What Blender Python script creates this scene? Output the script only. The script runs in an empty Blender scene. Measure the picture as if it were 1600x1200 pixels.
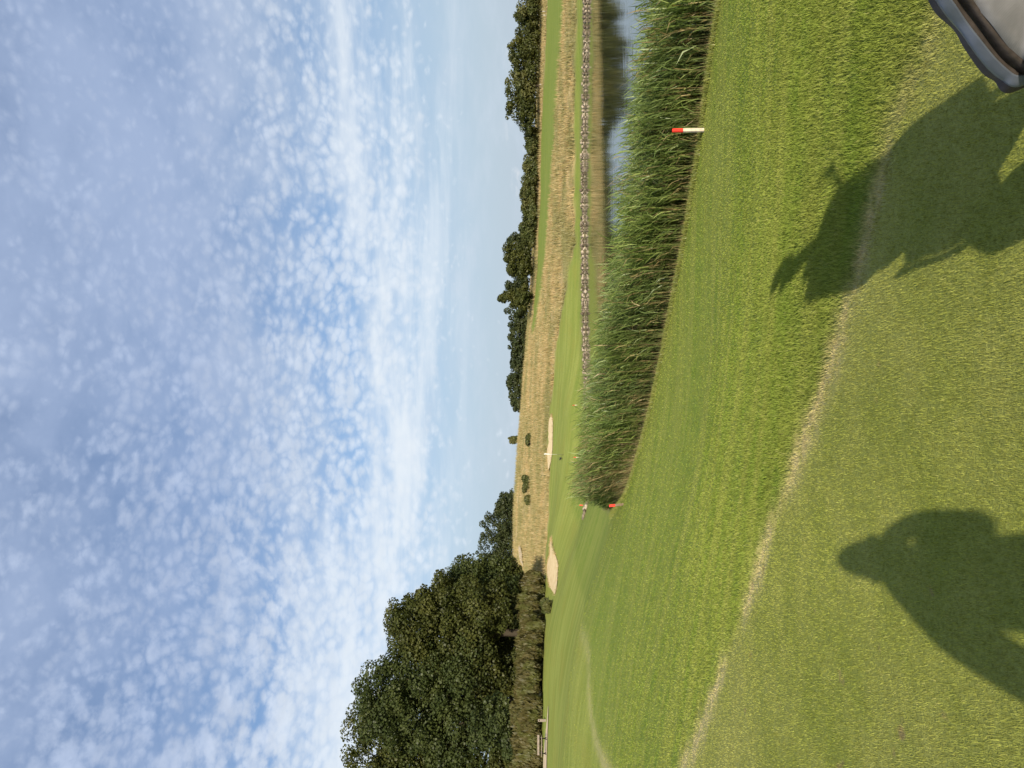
import bpy, bmesh, math, random
import numpy as np
from mathutils import Vector, Matrix

scene = bpy.context.scene
COL = scene.collection
R = math.radians
rng = np.random.default_rng(7)
random.seed(7)

# ------------------------------------------------------------------ camera
EYE = 1.62
cam_d = bpy.data.cameras.new("camera")
cam = bpy.data.objects.new("camera", cam_d)
COL.objects.link(cam)
cam_d.sensor_width = 36.0
cam_d.lens = 36.0 * 1170.0 / 1600.0
cam_d.clip_start = 0.02
cam_d.clip_end = 20000.0
_p = math.atan(50.0 / 1170.0)                       # looks up a little
_fwd = Vector((0, math.cos(_p), math.sin(_p)))
_up = Vector((0, -math.sin(_p), math.cos(_p)))
_rt = Vector((1, 0, 0))
# the phone was held on its side: the world's up points to the picture's left
_m = Matrix((-_up, _rt, -_fwd)).transposed().to_4x4()
_m.translation = Vector((0, 0, EYE))
cam.matrix_world = _m
scene.camera = cam

# ------------------------------------------------------------------ sun and sky
SUN_AZ = R(-13.2)          # azimuth the shadows point to, from +Y towards +X
SUN_EL = R(22.5)
SKY_STRENGTH = 0.095
SKY_TINT = (0.96, 1.03, 1.14)
L_dir = Vector((math.sin(SUN_AZ) * math.cos(SUN_EL), math.cos(SUN_AZ) * math.cos(SUN_EL), -math.sin(SUN_EL)))
sun_d = bpy.data.lights.new("sun", 'SUN')
sun_d.energy = 5.0
sun_d.angle = R(0.55)
sun_d.color = (1.0, 0.89, 0.70)
sun = bpy.data.objects.new("sun", sun_d)
COL.objects.link(sun)
sun.rotation_euler = L_dir.to_track_quat('-Z', 'Y').to_euler()
sun.location = (8, -30, 20)

world = bpy.data.worlds.new("World")
scene.world = world
world.cycles.sampling_method = 'MANUAL'
world.cycles.sample_map_resolution = 512
world.use_nodes = True
NT = world.node_tree
for n in list(NT.nodes):
    NT.nodes.remove(n)


class G:
    """tiny node-graph helper"""
    def __init__(self, tree):
        self.t = tree

    def node(self, typ, **kw):
        n = self.t.nodes.new(typ)
        for k, v in kw.items():
            setattr(n, k, v)
        return n

    def link(self, a, b):
        self.t.links.new(a, b)

    def _set(self, sock, v):
        if v is None:
            return
        if hasattr(v, "is_output") or isinstance(v, bpy.types.NodeSocket):
            self.link(v, sock)
        else:
            if isinstance(v, (tuple, list)) and len(v) == 3 and len(sock.default_value) == 4:
                v = (*v, 1.0)
            sock.default_value = v

    def math(self, op, a, b=None, c=None, clamp=False):
        n = self.node('ShaderNodeMath', operation=op, use_clamp=clamp)
        self._set(n.inputs[0], a); self._set(n.inputs[1], b)
        if c is not None: self._set(n.inputs[2], c)
        return n.outputs[0]

    def vmath(self, op, a, b=None):
        n = self.node('ShaderNodeVectorMath', operation=op)
        self._set(n.inputs[0], a)
        if b is not None: self._set(n.inputs[1], b)
        return n.outputs[0]

    def maprange(self, v, a, b, c=0.0, d=1.0, smooth=True):
        n = self.node('ShaderNodeMapRange', interpolation_type='SMOOTHSTEP' if smooth else 'LINEAR')
        n.clamp = True if hasattr(n, 'clamp') else None
        self._set(n.inputs[0], v); self._set(n.inputs[1], a); self._set(n.inputs[2], b)
        self._set(n.inputs[3], c); self._set(n.inputs[4], d)
        return n.outputs[0]

    def noise(self, vec, scale, detail=4.0, rough=0.55, dist=0.0, dims='3D'):
        n = self.node('ShaderNodeTexNoise', noise_dimensions=dims)
        if vec is not None: self.link(vec, n.inputs['Vector'])
        n.inputs['Scale'].default_value = scale
        n.inputs['Detail'].default_value = detail
        n.inputs['Roughness'].default_value = rough
        n.inputs['Distortion'].default_value = dist
        return n.outputs[0]

    def mix(self, fac, a, b, blend='MIX'):
        n = self.node('ShaderNodeMix', data_type='RGBA', blend_type=blend)
        self._set(n.inputs[0], fac); self._set(n.inputs[6], a); self._set(n.inputs[7], b)
        return n.outputs[2]

    def attr(self, name):
        n = self.node('ShaderNodeAttribute', attribute_name=name)
        return n.outputs['Fac']

    def comb(self, x, y, z):
        n = self.node('ShaderNodeCombineXYZ')
        self._set(n.inputs[0], x); self._set(n.inputs[1], y); self._set(n.inputs[2], z)
        return n.outputs[0]

    def mapping(self, vec, scale=(1, 1, 1), rot=(0, 0, 0), loc=(0, 0, 0)):
        n = self.node('ShaderNodeMapping')
        self.link(vec, n.inputs[0])
        n.inputs['Scale'].default_value = scale
        n.inputs['Rotation'].default_value = rot
        n.inputs['Location'].default_value = loc
        return n.outputs[0]


def build_sky():
    g = G(NT)
    sky = g.node('ShaderNodeTexSky', sky_type='NISHITA')
    sky.sun_disc = False
    sky.sun_elevation = SUN_EL
    sky.sun_rotation = SUN_AZ + math.pi
    sky.altitude = 20.0
    sky.air_density = 1.0
    sky.dust_density = 1.0
    sky.ozone_density = 2.0
    co = g.node('ShaderNodeTexCoord').outputs['Generated']
    sep = g.node('ShaderNodeSeparateXYZ'); g.link(co, sep.inputs[0])
    x, y, z = sep.outputs
    zc = g.math('MAXIMUM', g.math('ADD', z, 0.24), 0.1)
    px = g.math('DIVIDE', x, zc)
    py = g.math('DIVIDE', y, zc)
    P = g.comb(px, py, 0.0)                               # a curved layer of cloud high above
    warp = g_noise_col(g, P, 1.6, 2.0)
    w = g.vmath('MULTIPLY', g.vmath('SUBTRACT', warp, (0.5, 0.5, 0.5)), (0.16, 0.16, 0.0))
    Pw = g.vmath('ADD', P, w)
    # altocumulus: little puffs in patches
    bend = g.vmath('MULTIPLY', g.vmath('SUBTRACT', g_noise_col(g, co, 4.0, 2.0), (0.5, 0.5, 0.5)), (0.05, 0.05, 0.05))
    Pa = g.mapping(g.vmath('ADD', co, bend), scale=(1.0, 1.0, 1.45), rot=(R(6), R(9), 0))   # round puffs in any direction
    wob = g.vmath('MULTIPLY', g.vmath('SUBTRACT', g_noise_col(g, Pa, 45.0, 3.0), (0.5, 0.5, 0.5)), (0.020, 0.020, 0.020))
    vor = g.node('ShaderNodeTexVoronoi', feature='F1')
    g.link(g.vmath('ADD', Pa, wob), vor.inputs['Vector'])
    vor.inputs['Scale'].default_value = 66.0
    cell = g.math('SUBTRACT', 0.62, vor.outputs['Distance'])
    fine = g.math('MULTIPLY', g.math('SUBTRACT', g.noise(Pa, 70.0, 5.0, 0.6), 0.5), 0.85)
    mid = g.math('MULTIPLY', g.math('SUBTRACT', g.noise(Pw, 8.0, 4.0, 0.6), 0.5), 1.35)
    patch = g.noise(g.mapping(P, scale=(0.8, 0.9, 1), rot=(0, 0, R(20)), loc=(1.3, 0.4, 0)), 1.5, 2.0, 0.5)
    left = g.math('MULTIPLY', px, -0.20)                  # the layer thickens towards the left
    band = g.math('ADD', g.maprange(z, 0.55, 0.24, -0.06, 0.16), g.maprange(z, 0.20, 0.07, 0.0, -0.7))
    cover = g.math('ADD', g.math('ADD', g.maprange(patch, 0.3, 0.7, -0.10, 0.12), left), band)
    puff = g.math('ADD', g.math('ADD', g.math('ADD', cell, fine), mid), cover)
    alto = g.math('MULTIPLY', g.maprange(puff, -0.16, 0.80), 0.66)
    # larger soft heaps of the same layer, up on the left
    vor2 = g.node('ShaderNodeTexVoronoi', feature='F1')
    Pb = g.mapping(g.vmath('ADD', co, bend), scale=(1.0, 1.0, 1.3), rot=(R(-7), R(4), 0), loc=(0.37, 0.11, 0.2))
    g.link(g.vmath('ADD', Pb, g.vmath('MULTIPLY', wob, (1.6, 1.6, 1.6))), vor2.inputs['Vector'])
    vor2.inputs['Scale'].default_value = 34.0
    big = g.math('ADD', g.math('SUBTRACT', 0.60, vor2.outputs['Distance']), g.math('ADD', fine, g.math('MULTIPLY', mid, 0.8)))
    big = g.math('ADD', big, g.maprange(px, 0.45, -0.70, -0.45, 0.22, False))
    big = g.math('MULTIPLY', g.maprange(big, 0.0, 0.72), g.math('MULTIPLY', g.maprange(z, 0.22, 0.34), 0.66))
    alto = g.math('SUBTRACT', g.math('ADD', alto, big), g.math('MULTIPLY', alto, big))
    # thin veil, closing overhead, breaking up into soft heaps towards the left
    vn = g.noise(g.mapping(Pw, scale=(1.0, 1.0, 1), rot=(0, 0, R(-15)), loc=(0.6, 2.2, 0)), 2.2, 5.0, 0.52)
    vn2 = g.noise(Pw, 9.0, 5.0, 0.6)
    soft = g.math('ADD', g.math('MULTIPLY', vn, 1.2), g.math('MULTIPLY', vn2, 0.55))
    overhead = g.math('ADD', g.maprange(z, 0.22, 0.46, -0.25, 0.20), g.maprange(px, -0.15, -0.85, 0.0, -0.30))
    veil = g.maprange(g.math('ADD', soft, overhead), 0.45, 1.30, 0.0, 0.92)
    # long streaks and sheets low over the horizon
    c2 = g.math('MAXIMUM', g.math('ADD', z, 0.05), 0.03)
    Ps = g.mapping(g.comb(g.math('DIVIDE', x, c2), g.math('DIVIDE', y, c2), 0.0), scale=(0.33, 0.50, 1), rot=(0, 0, R(5)), loc=(0.1, 0.9, 0))
    st = g.noise(Ps, 2.3, 7.0, 0.58, 0.2)
    low = g.math('MULTIPLY', g.maprange(z, 0.07, 0.19), g.maprange(z, 0.36, 0.22))
    streak = g.math('MULTIPLY', g.maprange(g.math('ADD', st, g.math('MULTIPLY', x, -0.10)), 0.37, 0.67, 0.0, 0.84), low)
    # a few small heaps far off on the horizon
    az = g.math('ARCTAN2', x, y)
    Ph = g.comb(g.math('MULTIPLY', az, 13.0), g.math('MULTIPLY', z, 34.0), 0.0)
    heap = g.noise(Ph, 1.0, 6.0, 0.6, 0.1)
    hm = g.math('MULTIPLY', g.maprange(z, 0.060, 0.030), g.maprange(z, -0.02, 0.01))
    heap = g.math('MULTIPLY', g.maprange(heap, 0.53, 0.66, 0.0, 0.70), hm)
    above = g.maprange(z, -0.02, 0.02)
    hi = g.maprange(z, 0.22, 0.46)
    shade = g.maprange(g.noise(Pw, 12.0, 5.0, 0.6), 0.3, 0.75, 0.92, 1.08)
    # summer haze low down, then veil, puffs and low sheets one over the other
    base = g.vmath('MULTIPLY', sky.outputs[0], SKY_TINT)
    base = g.mix(g.maprange(z, 0.34, 0.0, 0.0, 0.92), base, (4.5, 5.4, 6.4))
    col = g.mix(veil, base, g.mix(hi, (5.6, 6.4, 7.4), (3.45, 4.35, 6.25)))
    pc = g.mix(hi, (7.3, 7.9, 8.6), (4.35, 5.2, 6.95))
    col = g.mix(alto, col, g.vmath('MULTIPLY', pc, g.comb(shade, shade, shade)))
    col = g.mix(streak, col, (7.3, 7.9, 8.5))
    col = g.mix(heap, col, (6.6, 7.0, 7.5))
    col = g.mix(above, (2.2, 2.4, 2.3), col)
    bg = g.node('ShaderNodeBackground')
    g.link(col, bg.inputs[0])
    bg.inputs[1].default_value = SKY_STRENGTH
    out = g.node('ShaderNodeOutputWorld')
    g.link(bg.outputs[0], out.inputs[0])


def g_noise_col(g, vec, scale, detail):
    n = g.node('ShaderNodeTexNoise')
    g.link(vec, n.inputs['Vector'])
    n.inputs['Scale'].default_value = scale
    n.inputs['Detail'].default_value = detail
    return n.outputs['Color']


build_sky()
scene.view_settings.view_transform = 'Standard'
scene.view_settings.look = 'None'
scene.view_settings.gamma = 1.0
scene.view_settings.use_curve_mapping = False
scene.view_settings.exposure = 0.25
scene.render.film_transparent = False
scene.cycles.use_denoising = True
scene.cycles.max_bounces = 6
scene.cycles.diffuse_bounces = 3
scene.cycles.glossy_bounces = 3
scene.cycles.transmission_bounces = 4
scene.cycles.transparent_max_bounces = 4

# ------------------------------------------------------------------ terrain
# surveyed points of the ground (metres; the camera stands over 0,0)
CTRL = [(0.0,0.0,0.0),(2.0,0.0,0.0),(-2.0,0.0,0.0),(0.0,2.5,0.0),(1.5,2.5,0.0),(-1.5,2.5,0.0),(0.0,-4.0,0.0),(-5.0,2.0,0.0),(5.0,0.0,0.0),(-6.0,6.0,0.0),(-3.5,5.5,0.0),(0.0,-15.0,0.0),(-15.0,-10.0,0.0),(15.0,-10.0,0.0),(-15.0,3.0,0.0),(0.5,4.2,0.0),(2.0,3.0,0.0),(-1.5,4.8,0.0),(-30.0,0.0,0.0),(30.0,-8.0,0.0),(0.0,-60.0,0.0),(60.0,-40.0,0.0),(-60.0,-40.0,0.0),(12.0,4.0,-1.0),(25.0,6.0,-1.6),(45.0,10.0,-2.0),(-30.0,14.0,-0.1),(-60.0,20.0,0.8),(-14.3,28.0,-0.29),(-24.58,48.0,0.8),(-28.72,58.0,1.42),(-12.78,30.0,-0.17),(-20.48,48.0,0.6),(-25.61,60.0,1.26),(-12.27,36.0,0.09),(-10.22,40.0,-1.1),(-14.84,58.0,-0.11),(-17.2,72.0,0.21),(-17.76,80.0,1.07),(-1.44,17.0,-1.97),(-4.32,17.0,-1.26),(-6.79,20.0,-0.93),(-7.01,16.5,-0.48),(-7.64,15.0,-0.29),(2.2,13.0,-1.67),(3.2,9.5,-1.18),(4.17,9.0,-1.03),(-0.73,8.6,-0.7),(0.35,8.4,-0.86),(-2.23,8.8,-0.39),(8.42,16.6,-2.24),(7.44,17.6,-2.25),(6.22,18.5,-2.24),(5.0,19.7,-2.25),(3.59,21.2,-2.24),(1.98,23.4,-2.25),(0.0,26.0,-2.24),(-2.55,30.0,-2.2),(-4.33,34.0,-2.28),(-6.07,38.0,-2.32),(-10.89,68.0,-2.26),(-9.6,47.0,-1.98),(-7.35,75.0,-1.92),(-2.19,78.0,-1.9),(2.76,81.0,-2.1),(14.15,83.0,-2.27),(28.29,83.0,-2.27),(40.39,79.0,-2.28),(42.97,84.0,-1.67),(47.08,92.0,-0.97),(64.03,125.0,0.98),(29.33,86.0,-1.53),(34.82,102.0,0.05),(47.15,138.0,2.21),(27.14,106.0,0.54),(35.87,140.0,2.34),(15.01,88.0,-1.23),(19.47,114.0,1.13),(24.26,142.0,2.83),(12.81,125.0,2.15),(14.87,145.0,3.35),(-7.69,82.0,-0.48),(-8.64,92.0,0.52),(-8.97,95.5,1.13),(0.0,95.0,0.32),(4.05,95.0,0.16),(11.26,88.0,-1.0),(-2.73,80.0,-1.11),(-13.52,88.0,0.42),(-9.57,112.0,2.58),(-12.83,150.0,6.49),(-25.66,150.0,7.39),(-38.49,150.0,7.26),(0.0,150.0,5.34),(11.69,152.0,4.35),(-23.95,85.0,1.62),(-37.25,132.0,5.91),(-16.74,98.0,1.62),(-20.17,118.0,3.43),(-23.82,62.0,1.62),(-28.83,75.0,1.94),(-31.25,61.0,1.62),(-35.86,60.0,1.36),(-39.94,85.0,2.35),(-34.18,100.0,3.33),(80.7,135.0,1.62),(48.92,82.0,-2.22),(-98.22,230.0,2.6),(-58.93,230.0,2.6),(-19.64,230.0,2.6),(19.64,230.0,2.6),(58.93,230.0,2.6),(98.22,230.0,2.6),(-150.0,100.0,4.0),(150.0,150.0,3.0),(-200.0,300.0,2.0),(200.0,300.0,2.0),(0.0,400.0,1.0),(120.0,60.0,-1.5),(-120.0,40.0,1.5)]
TEE_EDGE = [(1.7,3.09),(1.54,3.24),(1.4,3.35),(1.31,3.48),(1.1,3.74),(0.88,3.88),(0.55,4.08),(0.39,4.23),(0.15,4.47),(-0.08,4.72),(-0.39,5.09),(-0.75,5.53),(-1.38,6.29),(-2.07,7.01),(-3.03,7.97),(-4.43,9.5),(-5.42,10.67),(-6.75,12.05)]
FAIR_EDGE = [(-8.06,13.19),(-9.99,17.81),(-12.65,24.78),(-13.28,27.84),(-13.01,29.37),(-12.36,30.89),(-11.49,33.73),(-13.62,49.96),(-12.84,57.94),(-12.36,72.5),(-10.83,74.72)]
REED_EDGE = [(9.41,15.04),(8.93,15.78),(8.38,16.52),(7.46,17.64),(6.23,18.55),(5.03,19.78),(3.62,21.34),(2.0,23.54),(1.04,24.55),(0.0,26.01),(-1.17,27.46),(-2.55,30.07),(-4.28,33.58),(-5.74,38.58),(-7.23,43.6)]
DRY_NEAR = [(-19.96,89.89),(-17.21,91.63),(-10.73,94.51),(-4.18,97.83),(0.0,95.78),(4.05,95.0),(7.84,91.9),(11.28,88.16),(14.73,86.36),(15.9,84.79),(21.92,85.72),(28.98,84.99),(35.28,82.79),(41.41,80.98),(48.83,81.85)]
STRIP_NEAR = [(53.57,89.76),(47.1,92.05),(41.17,96.5),(34.79,101.93),(27.16,106.08),(19.45,113.89),(14.74,123.32),(10.36,134.76),(9.24,144.24)]
STRIP_FAR = [(11.43,148.58),(17.54,146.66),(24.1,141.09),(35.53,138.68),(46.49,136.08),(54.78,128.32),(64.8,126.49),(74.94,125.4)]
CTRL = np.array(CTRL)


def _tps_fit(C, lam=0.02):
    n = len(C)
    X = C[:, :2] / 20.0
    r2 = ((X[:, None] - X[None]) ** 2).sum(-1)
    K = 0.5 * r2 * np.log(r2 + 1e-12)
    K[np.diag_indices(n)] += lam
    P = np.c_[np.ones(n), X]
    A = np.zeros((n + 3, n + 3))
    A[:n, :n] = K; A[:n, n:] = P; A[n:, :n] = P.T
    return np.linalg.solve(A, np.r_[C[:, 2], 0, 0, 0])


_W = _tps_fit(CTRL)
WATER_Z = -2.78


def terr(x, y):
    """height of the ground"""
    x = np.asarray(x, float); y = np.asarray(y, float); sh = x.shape
    X = np.c_[x.ravel(), y.ravel()] / 20.0
    Q = CTRL[:, :2] / 20.0
    Z = np.empty(len(X))
    for i in range(0, len(X), 20000):
        b = X[i:i + 20000]
        r2 = ((b[:, None] - Q[None]) ** 2).sum(-1)
        Z[i:i + 20000] = (0.5 * r2 * np.log(r2 + 1e-12)) @ _W[:len(CTRL)] + _W[-3] + b @ _W[-2:]
    r = np.hypot(X[:, 0], X[:, 1]) * 20.0
    t = np.clip((r - 190.0) / 160.0, 0, 1); t = t * t * (3 - 2 * t)
    Z = Z * (1 - t) + 1.0 * t
    return np.clip(Z, -4.2, 9.0).reshape(sh)


def inside(px, py, poly):
    c = np.zeros(px.shape, bool)
    n = len(poly)
    for i in range(n):
        x1, y1 = poly[i]; x2, y2 = poly[(i + 1) % n]
        if y1 == y2:
            continue
        hit = ((y1 > py) != (y2 > py)) & (px < (x2 - x1) * (py - y1) / (y2 - y1) + x1)
        c ^= hit
    return c


def dist_line(px, py, line, closed=False):
    d = np.full(px.shape, 1e9)
    n = len(line)
    for i in range(n if closed else n - 1):
        x1, y1 = line[i]; x2, y2 = line[(i + 1) % n]
        dx, dy = x2 - x1, y2 - y1
        t = np.clip(((px - x1) * dx + (py - y1) * dy) / (dx * dx + dy * dy + 1e-9), 0, 1)
        d = np.minimum(d, np.hypot(px - x1 - t * dx, py - y1 - t * dy))
    return d


def zone(px, py, poly, w):
    s = dist_line(px, py, poly, True)
    s = np.where(inside(px, py, poly), s, -s)
    return np.clip(0.5 + s / w, 0, 1)


def smooth_line(pts, k=4):
    """Catmull-Rom through pts"""
    P = np.array(pts); out = []
    for i in range(len(P) - 1):
        p0 = P[max(i - 1, 0)]; p1 = P[i]; p2 = P[i + 1]; p3 = P[min(i + 2, len(P) - 1)]
        for t in np.linspace(0, 1, k, endpoint=False):
            out.append(tuple(0.5 * ((2 * p1) + (p2 - p0) * t + (2 * p0 - 5 * p1 + 4 * p2 - p3) * t * t + (3 * p1 - p0 - 3 * p2 + p3) * t ** 3)))
    out.append(tuple(P[-1]))
    return out


TEE_S = smooth_line(TEE_EDGE, 3)
TEE_POLY = TEE_S + [(-14, 15), (-40, 8), (-60, -70), (70, -70), (60, -6), (12, -2.0), (5, 0.8), (2.6, 2.35)]
FAIR_S = smooth_line(FAIR_EDGE[:9], 3)
FAIR_POLY = smooth_line(FAIR_EDGE, 3) + [(-7.4, 75.8), (-2.2, 79.2), (15, 84.4)] + DRY_NEAR[:9][::-1] + [(-24, 84), (-27, 62), (-45, 58), (-70, 40), (-50, 14)]
STRIP_POLY = STRIP_NEAR + STRIP_FAR
DRY_POLY = DRY_NEAR + [(75, 84), (160, 110), (260, 420), (-260, 420), (-120, 90), (-60, 64), (-27, 64), (-25, 76), (-24, 86)]


def vnoise(x, y, seed=0):
    """cheap value noise for the mesh side"""
    r = np.random.default_rng(seed); T = r.random((64, 64))
    xi = np.floor(x).astype(int); yi = np.floor(y).astype(int)
    fx = x - xi; fy = y - yi
    fx = fx * fx * (3 - 2 * fx); fy = fy * fy * (3 - 2 * fy)
    a = T[xi % 64, yi % 64]; b = T[(xi + 1) % 64, yi % 64]; c = T[xi % 64, (yi + 1) % 64]; d = T[(xi + 1) % 64, (yi + 1) % 64]
    return (a * (1 - fx) + b * fx) * (1 - fy) + (c * (1 - fx) + d * fx) * fy


def zones(x, y):
    """(tee, dry line, fairway, dry field) weights"""
    jig = (vnoise(x * 2.2, y * 2.2, 3) - 0.5) * 0.05 + (vnoise(x * 9, y * 9, 4) - 0.5) * 0.05
    s = dist_line(x, y, TEE_S)
    tin = inside(x, y, TEE_POLY)
    ss = np.where(tin, s, -s) + jig
    tee = np.clip(0.5 + ss / 0.30, 0, 1)
    near = np.clip((vnoise(x * 1.6 + 7, y * 1.6, 5) - 0.08) * 1.7, 0.2, 1.0)
    width = (0.045 + 0.014 * np.hypot(x, y)) * (0.6 + 0.9 * vnoise(x * 2.7, y * 2.7 + 3, 6))
    line = np.exp(-(ss / width) ** 2) * near
    fair = zone(x, y, FAIR_POLY, 0.5)
    line = np.maximum(line, 0.75 * np.exp(-(dist_line(x, y, FAIR_S) / 0.30) ** 2) * np.clip((40 - y) / 14, 0, 1))
    dry = np.clip(zone(x, y, DRY_POLY, 0.8) - zone(x, y, STRIP_POLY, 0.8), 0, 1)
    return tee, line, fair, dry


# ------------------------------------------------------------------ mesh and tag helpers
def mesh_np(name, V, F, attrs=None, smooth=False, mats=()):
    """mesh from numpy arrays; F is (n,3) or (n,4)"""
    me = bpy.data.meshes.new(name)
    V = np.asarray(V, np.float32); F = np.asarray(F, np.int32)
    k = F.shape[1]
    me.vertices.add(len(V)); me.vertices.foreach_set("co", V.ravel())
    me.loops.add(F.size); me.loops.foreach_set("vertex_index", F.ravel())
    me.polygons.add(len(F))
    me.polygons.foreach_set("loop_start", np.arange(0, F.size, k, dtype=np.int32))
    me.polygons.foreach_set("loop_total", np.full(len(F), k, np.int32))
    if smooth:
        me.polygons.foreach_set("use_smooth", np.ones(len(F), bool))
    me.update(calc_edges=True)
    for nm, arr in (attrs or {}).items():
        a = me.attributes.new(nm, 'FLOAT', 'POINT')
        a.data.foreach_set("value", np.asarray(arr, np.float32))
    for m in mats:
        me.materials.append(m)
    return me


def add(name, me, parent=None, loc=(0, 0, 0)):
    o = bpy.data.objects.new(name, me)
    COL.objects.link(o)
    o.location = loc
    if parent is not None:
        o.parent = parent
    return o


def tag(o, label=None, cat=None, group=None, kind=None):
    if label: o["label"] = label
    if cat: o["category"] = cat
    if group: o["group"] = group
    if kind: o["kind"] = kind
    return o


def thing(name, label, cat, loc=(0, 0, 0), group=None, rz=0.0):
    o = bpy.data.objects.new(name, None)
    COL.objects.link(o)
    o.empty_display_size = 0.2
    o.location = loc
    o.rotation_euler = (0, 0, rz)
    return tag(o, label, cat, group)


def mat(name):
    m = bpy.data.materials.new(name)
    m.use_nodes = True
    t = m.node_tree
    for n in list(t.nodes):
        t.nodes.remove(n)
    g = G(t)
    out = g.node('ShaderNodeOutputMaterial')
    return m, g, out


def principled(g, out, col, rough=0.8, spec=0.3, metal=0.0, normal=None, sheen=None):
    b = g.node('ShaderNodeBsdfPrincipled')
    g._set(b.inputs['Base Color'], col)
    g._set(b.inputs['Roughness'], rough)
    g._set(b.inputs['Metallic'], metal)
    b.inputs['Specular IOR Level'].default_value = spec
    if normal is not None: g.link(normal, b.inputs['Normal'])
    g.link(b.outputs[0], out.inputs[0])
    return b


def bump(g, h, strength=0.4, dist=0.02):
    n = g.node('ShaderNodeBump')
    n.inputs['Strength'].default_value = strength
    n.inputs['Distance'].default_value = dist
    g.link(h, n.inputs['Height'])
    return n.outputs[0]


def simple_mat(name, col, rough=0.6, spec=0.3, metal=0.0, var=0.25, scale=20.0, bmp=0.0):
    """plain surface with uneven colour and a little relief"""
    m, g, out = mat(name)
    co = g.node('ShaderNodeTexCoord').outputs['Object']
    n = g.noise(co, scale, 5.0, 0.6)
    k = g.maprange(n, 0.25, 0.75, 1.0 - var, 1.0 + var)
    c = g.vmath('MULTIPLY', g.comb(*col), g.comb(k, k, k))
    nm = bump(g, n, bmp, 0.01) if bmp else None
    principled(g, out, c, rough, spec, metal, nm)
    return m


# ---- colours of the turf, shared by the ground sheet and the blades that grow from it
GREEN_TEE = (0.228, 0.262, 0.052)
GREEN_ROUGH = (0.172, 0.236, 0.040)
GREEN_FAIR = (0.225, 0.268, 0.052)
STRAW = (0.50, 0.43, 0.22)


def turf_colour(g, pos):
    """turf colour by zone attributes tee, line, fair, dry; pos is a position in metres"""
    n_big = g.noise(pos, 0.35, 4.0, 0.55)
    n_mid = g.noise(pos, 2.3, 5.0, 0.6)
    n_fine = g.noise(pos, 60.0, 3.0, 0.6)
    # mower passes run across the view
    stripes = g.noise(g.mapping(pos, scale=(0.12, 1.0, 0.2), rot=(0, 0, R(12))), 1.1, 4.0, 0.6)
    rough = g.mix(g.maprange(n_mid, 0.3, 0.7), GREEN_ROUGH, (0.220, 0.262, 0.050))
    rough = g.mix(g.maprange(stripes, 0.40, 0.66, 0, 0.75), rough, (0.262, 0.290, 0.066))
    tee = g.mix(g.maprange(n_mid, 0.3, 0.72), GREEN_TEE, (0.285, 0.305, 0.074))
    tee = g.mix(g.maprange(n_big, 0.42, 0.68, 0, 0.7), tee, (0.335, 0.335, 0.105))
    fair = g.mix(g.maprange(stripes, 0.36, 0.64), GREEN_FAIR, (0.295, 0.325, 0.075))
    fair = g.mix(g.maprange(n_big, 0.45, 0.7, 0, 0.6), fair, (0.265, 0.270, 0.055))
    # long summer grass: straw with green hollows
    sx = g.mapping(pos, scale=(0.35, 1.0, 1.0))
    d1 = g.noise(sx, 0.32, 5.0, 0.62)
    d2 = g.noise(sx, 2.2, 4.0, 0.65)
    dry = g.mix(g.maprange(d2, 0.3, 0.72), (0.40, 0.295, 0.125), (0.56, 0.43, 0.21))
    dry = g.mix(g.maprange(d1, 0.42, 0.56, 0, 0.75), dry, (0.215, 0.215, 0.075))
    c = g.mix(g.attr("fair"), rough, fair)
    c = g.mix(g.attr("tee"), c, tee)
    c = g.mix(g.attr("dry"), c, dry)
    ln = g.math('MULTIPLY', g.attr("line"), g.maprange(g.noise(pos, 9.0, 4.0, 0.65), 0.30, 0.62, 0.25, 1.0))
    c = g.mix(ln, c, STRAW)
    spot = g.math('MULTIPLY', g.maprange(g.noise(pos, 4.2, 2.0, 0.5), 0.70, 0.76), g.attr("tee"))
    c = g.mix(g.math('MULTIPLY', spot, 0.7), c, (0.27, 0.20, 0.11))               # old divots
    k = g.maprange(n_fine, 0.25, 0.75, 0.84, 1.16)
    return g.vmath('MULTIPLY', c, g.comb(k, k, k))


def ground_material():
    m, g, out = mat("ground_turf")
    pos = g.node('ShaderNodeNewGeometry').outputs['Position']
    c = turf_colour(g, pos)
    # bare mud and straw at the water's edge
    c = g.mix(g.attr("bank"), c, g.mix(g.maprange(g.noise(pos, 3.0, 4.0, 0.6), 0.35, 0.65), (0.10, 0.085, 0.05), (0.22, 0.19, 0.09)))
    h = g.math('ADD', g.noise(pos, 75.0, 4.0, 0.7), g.math('MULTIPLY', g.noise(pos, 5.0, 5.0, 0.65), 2.0))
    principled(g, out, c, 0.95, 0.08, 0.0, bump(g, h, 0.75, 0.03))
    return m


M_GROUND = ground_material()


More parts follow.
